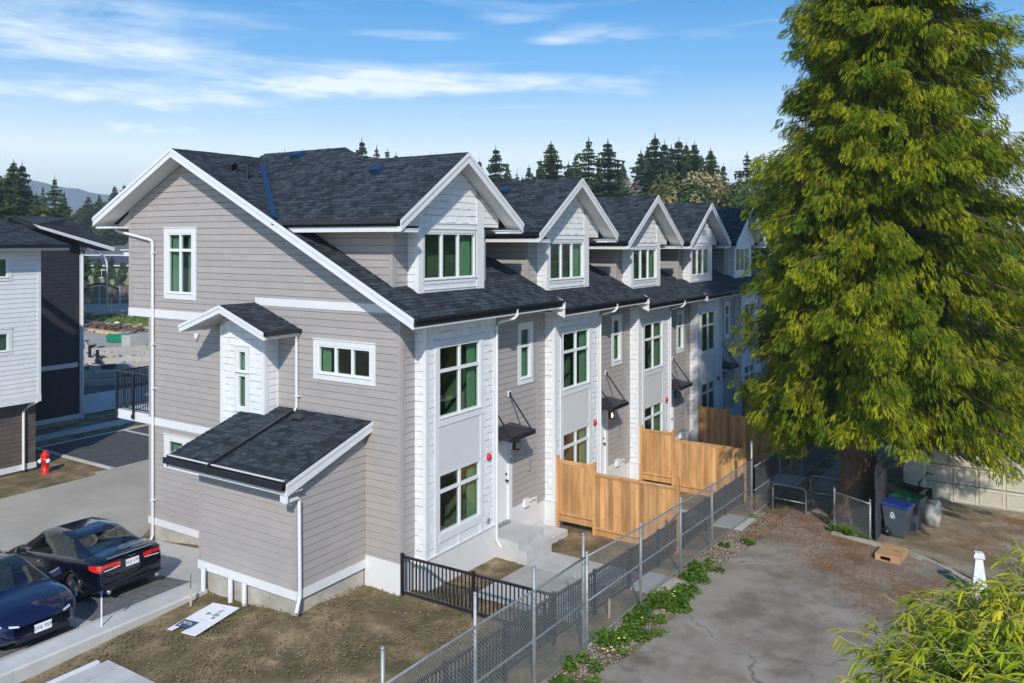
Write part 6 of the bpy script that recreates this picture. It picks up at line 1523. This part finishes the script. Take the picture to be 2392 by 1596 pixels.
CM=[]
for i,(gp,rd,rg_) in enumerate([(0,3.9,.2),(.18,3.7,.4),(.42,3.6,.6),(.08,3.1,.3),(.30,4.3,.5),(.55,3.0,.5)]):
    V,F=conifer_mesh(50+i,24,rd,gp,rg_); CM.append(np_mesh('crown',V,F,dkb if i%2 else dkg))
TM=MB().tube([(0,0,-.5),(0,0,23.6)],.34,8,r2=.03).mesh('trunk',bark)
TREES=[]
def conifer(u,vtop,dist,kind,w,label,group='fir trees beyond the roofs',mat_=None):
    """u: bearing in photo pixels, top height from vtop"""
    a=-R(32.68)+math.atan((u-1196)/1908); dep=dist*math.cos(math.atan((u-1196)/1908)); H=(562-vtop)/1908*dep+8.28+1.0
    x=cam.location.x+math.sin(a)*dist; y=cam.location.y+math.cos(a)*dist
    r=empty('fir_tree',(x,y,-1.0),0,label,'tree',group); s=H/24*.99
    r.rotation_euler=(0,0,random.uniform(0,6)); r.scale=(s*w*1.28,s*w*1.28,s)
    obj('crown',CM[kind],r); obj('trunk',TM,r)
L_=lambda a:a
firs=[(1158,333,115,1,1.0,'ragged fir rising just right of the nearest dormer peak'),(1287,322,112,0,1.15,'dense dark fir standing between the first and second dormers'),(1375,312,120,2,1.1,'open branched fir left of the twin tops above the second dormer'),(1420,317,108,1,1.15,'stout fir just right of the open branched one above the second dormer'),
(1497,342,125,1,.85,'slender fir at the left end of the thick fir group'),(1530,303,118,3,1.15,'tallest fir of the thick group above the third dormer'),(1552,318,125,3,.9,'narrow fir pressed against the tallest one'),(1586,310,112,3,1.05,'pointed fir in the middle of the thick group'),(1603,325,121,0,.85,'short dense fir behind the middle of the thick group'),(1622,323,116,0,1.1,'broad dark fir above the fourth dormer'),(1660,338,122,0,.95,'conical fir at the right end of the thick group'),
(1745,345,135,5,1.0,'thin see-through fir left of the big cedar'),(1772,368,140,5,.8,'second thin see-through fir beside the big cedar'),(1800,350,130,4,.9,'fir half covered by the big cedar bough'),(1728,385,145,2,.7,'low sparse fir in the gap before the big cedar'),
(1208,392,150,5,.7,'small pale fir low between the first two dormers'),(1236,378,150,1,.7,'small reddish fir beside the small pale one'),(1328,370,135,1,.8,'medium fir between the dense and the open branched firs'),(1020,348,190,5,.5,'tiny fir tip showing over the first dormer ridge'),(1006,350,190,1,.5,'tiny darker fir tip left of the other over the first dormer ridge'),
(845,315,130,1,.85,'fir standing above the main ridge with its top half showing'),(880,332,135,5,.9,'sparser fir right of the one above the main ridge'),(905,338,138,2,.85,'third fir in the trio above the main ridge'),(925,348,140,1,.6,'smallest fir at the right of the trio above the main ridge'),(707,337,170,1,.5,'tiny fir top above the roof, beside the left roof vent'),(665,340,165,3,.5,'tiny fir top left of the left roof vent'),(806,352,180,5,.4,'speck of a fir top over the high roof corner'),
(32,366,110,0,1.05,'tall round topped fir at the far left'),(52,368,106,3,1.0,'tall fir twinned with the round topped one'),(-12,378,100,4,1.2,'fir cut by the left edge of the picture'),(128,402,98,2,.85,'open fir standing before the blue mountain'),(150,436,104,4,.45,'lower fir behind the open one before the blue mountain'),(206,452,255,1,1.1,'bluish fir left of the white eave'),(232,448,260,4,.9,'fir just touching the white eave'),(268,428,250,0,1.0,'fir rising from behind the left eave'),(290,425,255,1,1.0,'fir mostly hidden by the left eave'),(85,440,120,4,.6,'small fir between the twins and the open fir')]
firs+=[(1262,365,140,1,.7,'slim fir tucked left of the dense dark fir'),(1345,350,136,4,.8,'fir between the medium fir and the open branched one'),(1455,372,142,0,.8,'low dark fir joining the stout fir to the thick group'),(1512,335,134,4,.9,'ragged fir in front of the thick group on its left side'),(1568,330,140,1,.9,'fir filling the gap between the two tallest firs'),(1640,352,138,4,.8,'sparse fir filling the gap before the conical one'),(1690,372,136,3,.7,'short fir just right of the conical one'),(1398,362,138,3,.7,'small fir between the two big firs over the second dormer'),(1120,362,150,3,.7,'fir top peeping beside the nearest dormer peak'),(1185,372,146,4,.7,'thin fir right of the ragged fir'),(960,352,175,1,.5,'tiny fir top over the roof saddle'),(186,478,250,1,.6,'bluish fir over the charcoal block roof'),(100,425,125,2,.6,'fir left of the open fir before the mountain'),(10,400,112,1,1.0,'fir between the left edge and the twin firs')]
for f in firs: conifer(f[0],f[1],f[2],f[3],f[4],f[5])
def at(u,dist):
    a=-R(32.68)+math.atan((u-1196)/1908); return (cam.location.x+math.sin(a)*dist,cam.location.y+math.cos(a)*dist,-1.0)
def leafy(u,vtop,dist,rad,m,lb,i,grp,n=5200,size=.5,lobes=9):
    dep=dist*math.cos(math.atan((u-1196)/1908)); top=(562-vtop)/1908*dep+8.28+1.0; H=(top-rad*.42)/.85
    blob_tree('leafy_tree',at(u,dist),H,rad,n,m,lb,i,size,1.0,True,'tree',grp,lobes)
lft=[(-10,440,110,6,olv,'olive green tree mass at the left edge under the firs'),(30,462,104,5,olv,'olive green round tree below the twin firs'),(75,455,108,5.5,dkg,'dark green round tree above the neighbour roof'),(112,482,112,4,rus,'rusty brown tree above the neighbour roof'),(140,500,104,3.0,dkg,'dark bushy tree behind the charcoal block'),(190,505,262,7,rus,'rust tinted tree left of the downspout elbow'),(212,488,268,7,olv,'olive tree just left of the end gable'),(240,470,264,8,dkg,'dark green tree filling the gap beside the end gable'),(280,455,260,9,dkg,'dark green tree partly behind the end gable'),(262,500,255,8,olv,'olive shrubby tree over the far white house'),(310,480,258,9,dkg,'dark tree behind the end gable corner')]
for i,(u,vt,d_,rd,m,lb) in enumerate(lft): leafy(u,vt,d_,rd,m,lb,100+i,'leafy trees on the left skyline',5600 if d_<150 else 7000,.55 if d_<150 else .9,12)
rt=[(1478,408,112,3.8,brt,'bare grey twiggy tree beside the stout fir'),(1520,425,105,4.5,dkg,'dark green tree below the tallest fir'),(1545,415,100,3.5,olv,'olive brown tree below the tallest fir'),(1588,398,98,3.2,olv,'yellow green tree with a bare top above the third dormer'),(1632,415,92,2.8,dkg,'dark green round tree above the fourth dormer'),(1668,405,96,3.8,ylt,'pale yellow spring tree above the fourth dormer'),(1692,435,100,3.8,ylt,'pale yellow tree running down towards the last dormer'),(1738,430,95,3.4,olv,'olive tree left of the round evergreen'),(1440,430,118,4,dkg,'dark tree low between the second and third dormers'),(1560,440,110,4,brt,'bare brown tree between the olive ones'),(1250,425,125,5,dkg,'dark low tree behind the gap between the first dormers'),(1310,418,125,5,dkg,'dark low tree behind the second dormer'),(1205,415,130,4.5,olv,'low olive tree right of the nearest dormer'),(1390,425,118,5,dkg,'dark tree below the open branched fir'),(1455,418,116,3.4,olv,'olive tree low beside the bare grey one'),(1612,428,94,3.0,ylt,'small pale tree before the dark round one'),(1350,428,122,4.5,olv,'low olive tree behind the second dormer peak')]
for i,(u,vt,d_,rd,m,lb) in enumerate(rt): leafy(u,vt,d_,rd,m,lb,130+i,'leafy trees beyond the dormers',5200,.42 if m is not brt else .25,11)
blob_tree('evergreen_tree',at(1830,58),14.4,4.3,16000,mat('yew_green',(.030,.070,.012),(.055,.11,.018),.8,.8,var=.35),'dense round topped evergreen half behind the big cedar',160,.28,1.1,True,'tree',None,14)
blob_tree('evergreen_tree',at(1770,70),9.6,3.5,6000,dkg,'dark evergreen below the last dormer eave',161,.3,1.0,True,'tree',None,8)
for i,(x,y,h,rd) in enumerate([(9,30,5,3),(13,34,7,3.5),(5.8,38,6,3),(17,30,8,4),(11,40,9,5)]): blob_tree('shrub',(x,y,-1.3),h,rd,5000,dkg,['dark shrub at the end of the footpath behind the gates','dark shrub behind the garage wall','dark shrub closing the footpath view','dark shrub behind the garage roof','tall dark shrub in the shade behind the big cedar'][i],170+i,.25,1.0,True,'shrub')
# clipped hedge cones across the far street
for i in range(15):
    t=i/14; x=-153+27*t*1.0; y=67+17.5*t+1.5
    blob_tree('hedge_cedar',(x,y,G),5.6+.8*math.sin(i*2.1),1.6,1500,mat('hedge_green',(.018,.050,.008),(.035,.085,.014),.8,.85,var=.3),['clipped pointed hedge cedar at the left end of the row before the green house','clipped pointed hedge cedar at the right end of the row, by the silver car','clipped pointed hedge cedar in the row before the green house'][0 if i==0 else 1 if i==14 else 2],200+i,.5,1.6,False,'hedge tree','pointed hedge cedars in front of the green house',6,.75)
# distant mountain
def mountain():
    mm=mat('hazed_mountain_forest',(.05,.085,.11),(.09,.13,.16),.01,.95,detail=5)  # forest turned bluish: distance haze is put into the colour
    V=[];F=[]; n=90; m_=10
    for i in range(n+1):
        u=-700+i*26; a=-R(32.68)+math.atan((u-1196)/1908)
        vt=spline([(-700,470),(-300,440),(0,415),(60,418),(95,428),(150,438),(185,444),(210,450),(250,452),(330,470),(500,500),(800,530),(1700,545)],u)-2.2*math.sin(i*1.7)-1.5*math.sin(i*.63)
        D=1800; dep=D*math.cos(math.atan((u-1196)/1908)); H=(562-vt)/1908*dep+8.28
        for k in range(m_+1):
            t=k/m_; dd=D-480*(1-t); hh=-2+(H+2)*(t**.85)+(6*math.sin(i*1.3+k*2)+5*math.sin(i*.41-k))*t*(1-t)
            V.append((cam.location.x+math.sin(a)*dd,cam.location.y+math.cos(a)*dd,hh))
    for i in range(n):
        for k in range(m_): b=i*(m_+1)+k; F.append((b,b+m_+1,b+m_+2,b+1))
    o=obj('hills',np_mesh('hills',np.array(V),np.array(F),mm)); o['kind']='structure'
mountain()
# air
hz=bpy.data.materials.new('air'); hz.use_nodes=True; t=NT(hz.node_tree)
for n in list(hz.node_tree.nodes): hz.node_tree.nodes.remove(n)
o_=t.n('ShaderNodeOutputMaterial'); pv=t.n('ShaderNodeVolumePrincipled'); pv.inputs['Color'].default_value=(.78,.90,1,1); pv.inputs['Density'].default_value=.00046; pv.inputs['Anisotropy'].default_value=.0
t.l(pv.outputs[0],o_.inputs['Volume'])
hb=MB().box(-2500,2500,-100,2600,-4,165).build('haze',hz); hb['kind']='stuff'
# ---------------------------------------------------------------- bamboo in the foreground
def bamboo():
    rng=np.random.default_rng(77); ra=random.Random(5)
    bl=mat('bamboo_leaf',(.30,.42,.012),(.66,.58,.03),2.2,.45,var=.30,trans=(1,1,.5),lo=.38,hi=.62)
    cu=mat('bamboo_cane',(.28,.30,.08),(.42,.42,.14),5,.5)
    r=empty('bamboo',(13.28,-7.9,.2),0,'yellow green bamboo bush filling the lower right corner','bamboo')
    culms=MB(); V=[];F=[]
    def leaf(p,d,L,w):
        d=Vector(d).normalized(); s=d.cross(Vector((0,0,1))); 
        if s.length<.1: s=Vector((1,0,0))
        s.normalize(); s=(s+Vector((0,0,ra.uniform(-.5,.5)))).normalized(); k=len(V); prev=Vector(p); dd=d.copy()
        pts=[]
        for i in range(5):
            ww=w*(.25,1,.95,.6,0)[i]; pts.append((prev-s*ww*.5,prev+s*ww*.5)); dd=(dd+Vector((0,0,-.20))).normalized(); prev=prev+dd*L/4
        for a,b in pts: V.append(tuple(a)); V.append(tuple(b))
        for i in range(4): F.append((k+2*i,k+2*i+1,k+2*i+3,k+2*i+2))
    # dome of leafy tips, plus a few whips leaning out to the left
    n=0
    tips=[]
    for _ in range(1700):
        a=ra.uniform(0,2*PI); q=1.9*math.sqrt(ra.random()); x,y=q*math.cos(a)*1.0,q*math.sin(a)*.95
        tips.append((x,y,5.70-.33*q*q*.75+ra.gauss(0,.10)))
    camL=Vector((12.482,-14.661,8.28))-Vector((13.28,-7.9,.2))
    for (x,y,z) in [(-2.15,-.1,4.55),(-2.3,.05,4.4),(-2.1,-.35,4.15),(-2.45,-.2,4.0),(-1.9,.1,4.7)]: tips.append((x,y,z))
    for (x,y,z) in tips:
        P=[Vector((x*.25*(1-t)+x*t*t+x*.25*t*(1-t),y*.25*(1-t)+y*t*t+y*.25*t*(1-t),z*(1-(1-t)**1.5))) for t in [i/9 for i in range(10)]]
        culms.tube(P,.009,4,False,r2=.002)
        L=len(P)
        for k in range(9):
            t=.74+.26*k/8; i=min(int(t*9),8); f=t*9-i; c=P[i].lerp(P[i+1],f); az=ra.uniform(0,2*PI); tw=Vector((math.cos(az),math.sin(az),ra.uniform(-.1,.4))).normalized()*ra.uniform(.06,.28); e=c+tw
            culms.tube([c,e],.003,3,False)
            for q in range(ra.randint(4,6)):
                aa=az+ra.uniform(-1.1,1.1); leaf(e-tw*ra.uniform(0,.35),(math.cos(aa),math.sin(aa),ra.uniform(-.45,.35)),ra.uniform(.10,.185),ra.uniform(.014,.021)); n+=1
    obj('foliage',np_mesh('foliage',np.array(V),np.array(F),bl),r); culms.build('canes',cu,r); print('bamboo leaves',n)
bamboo()
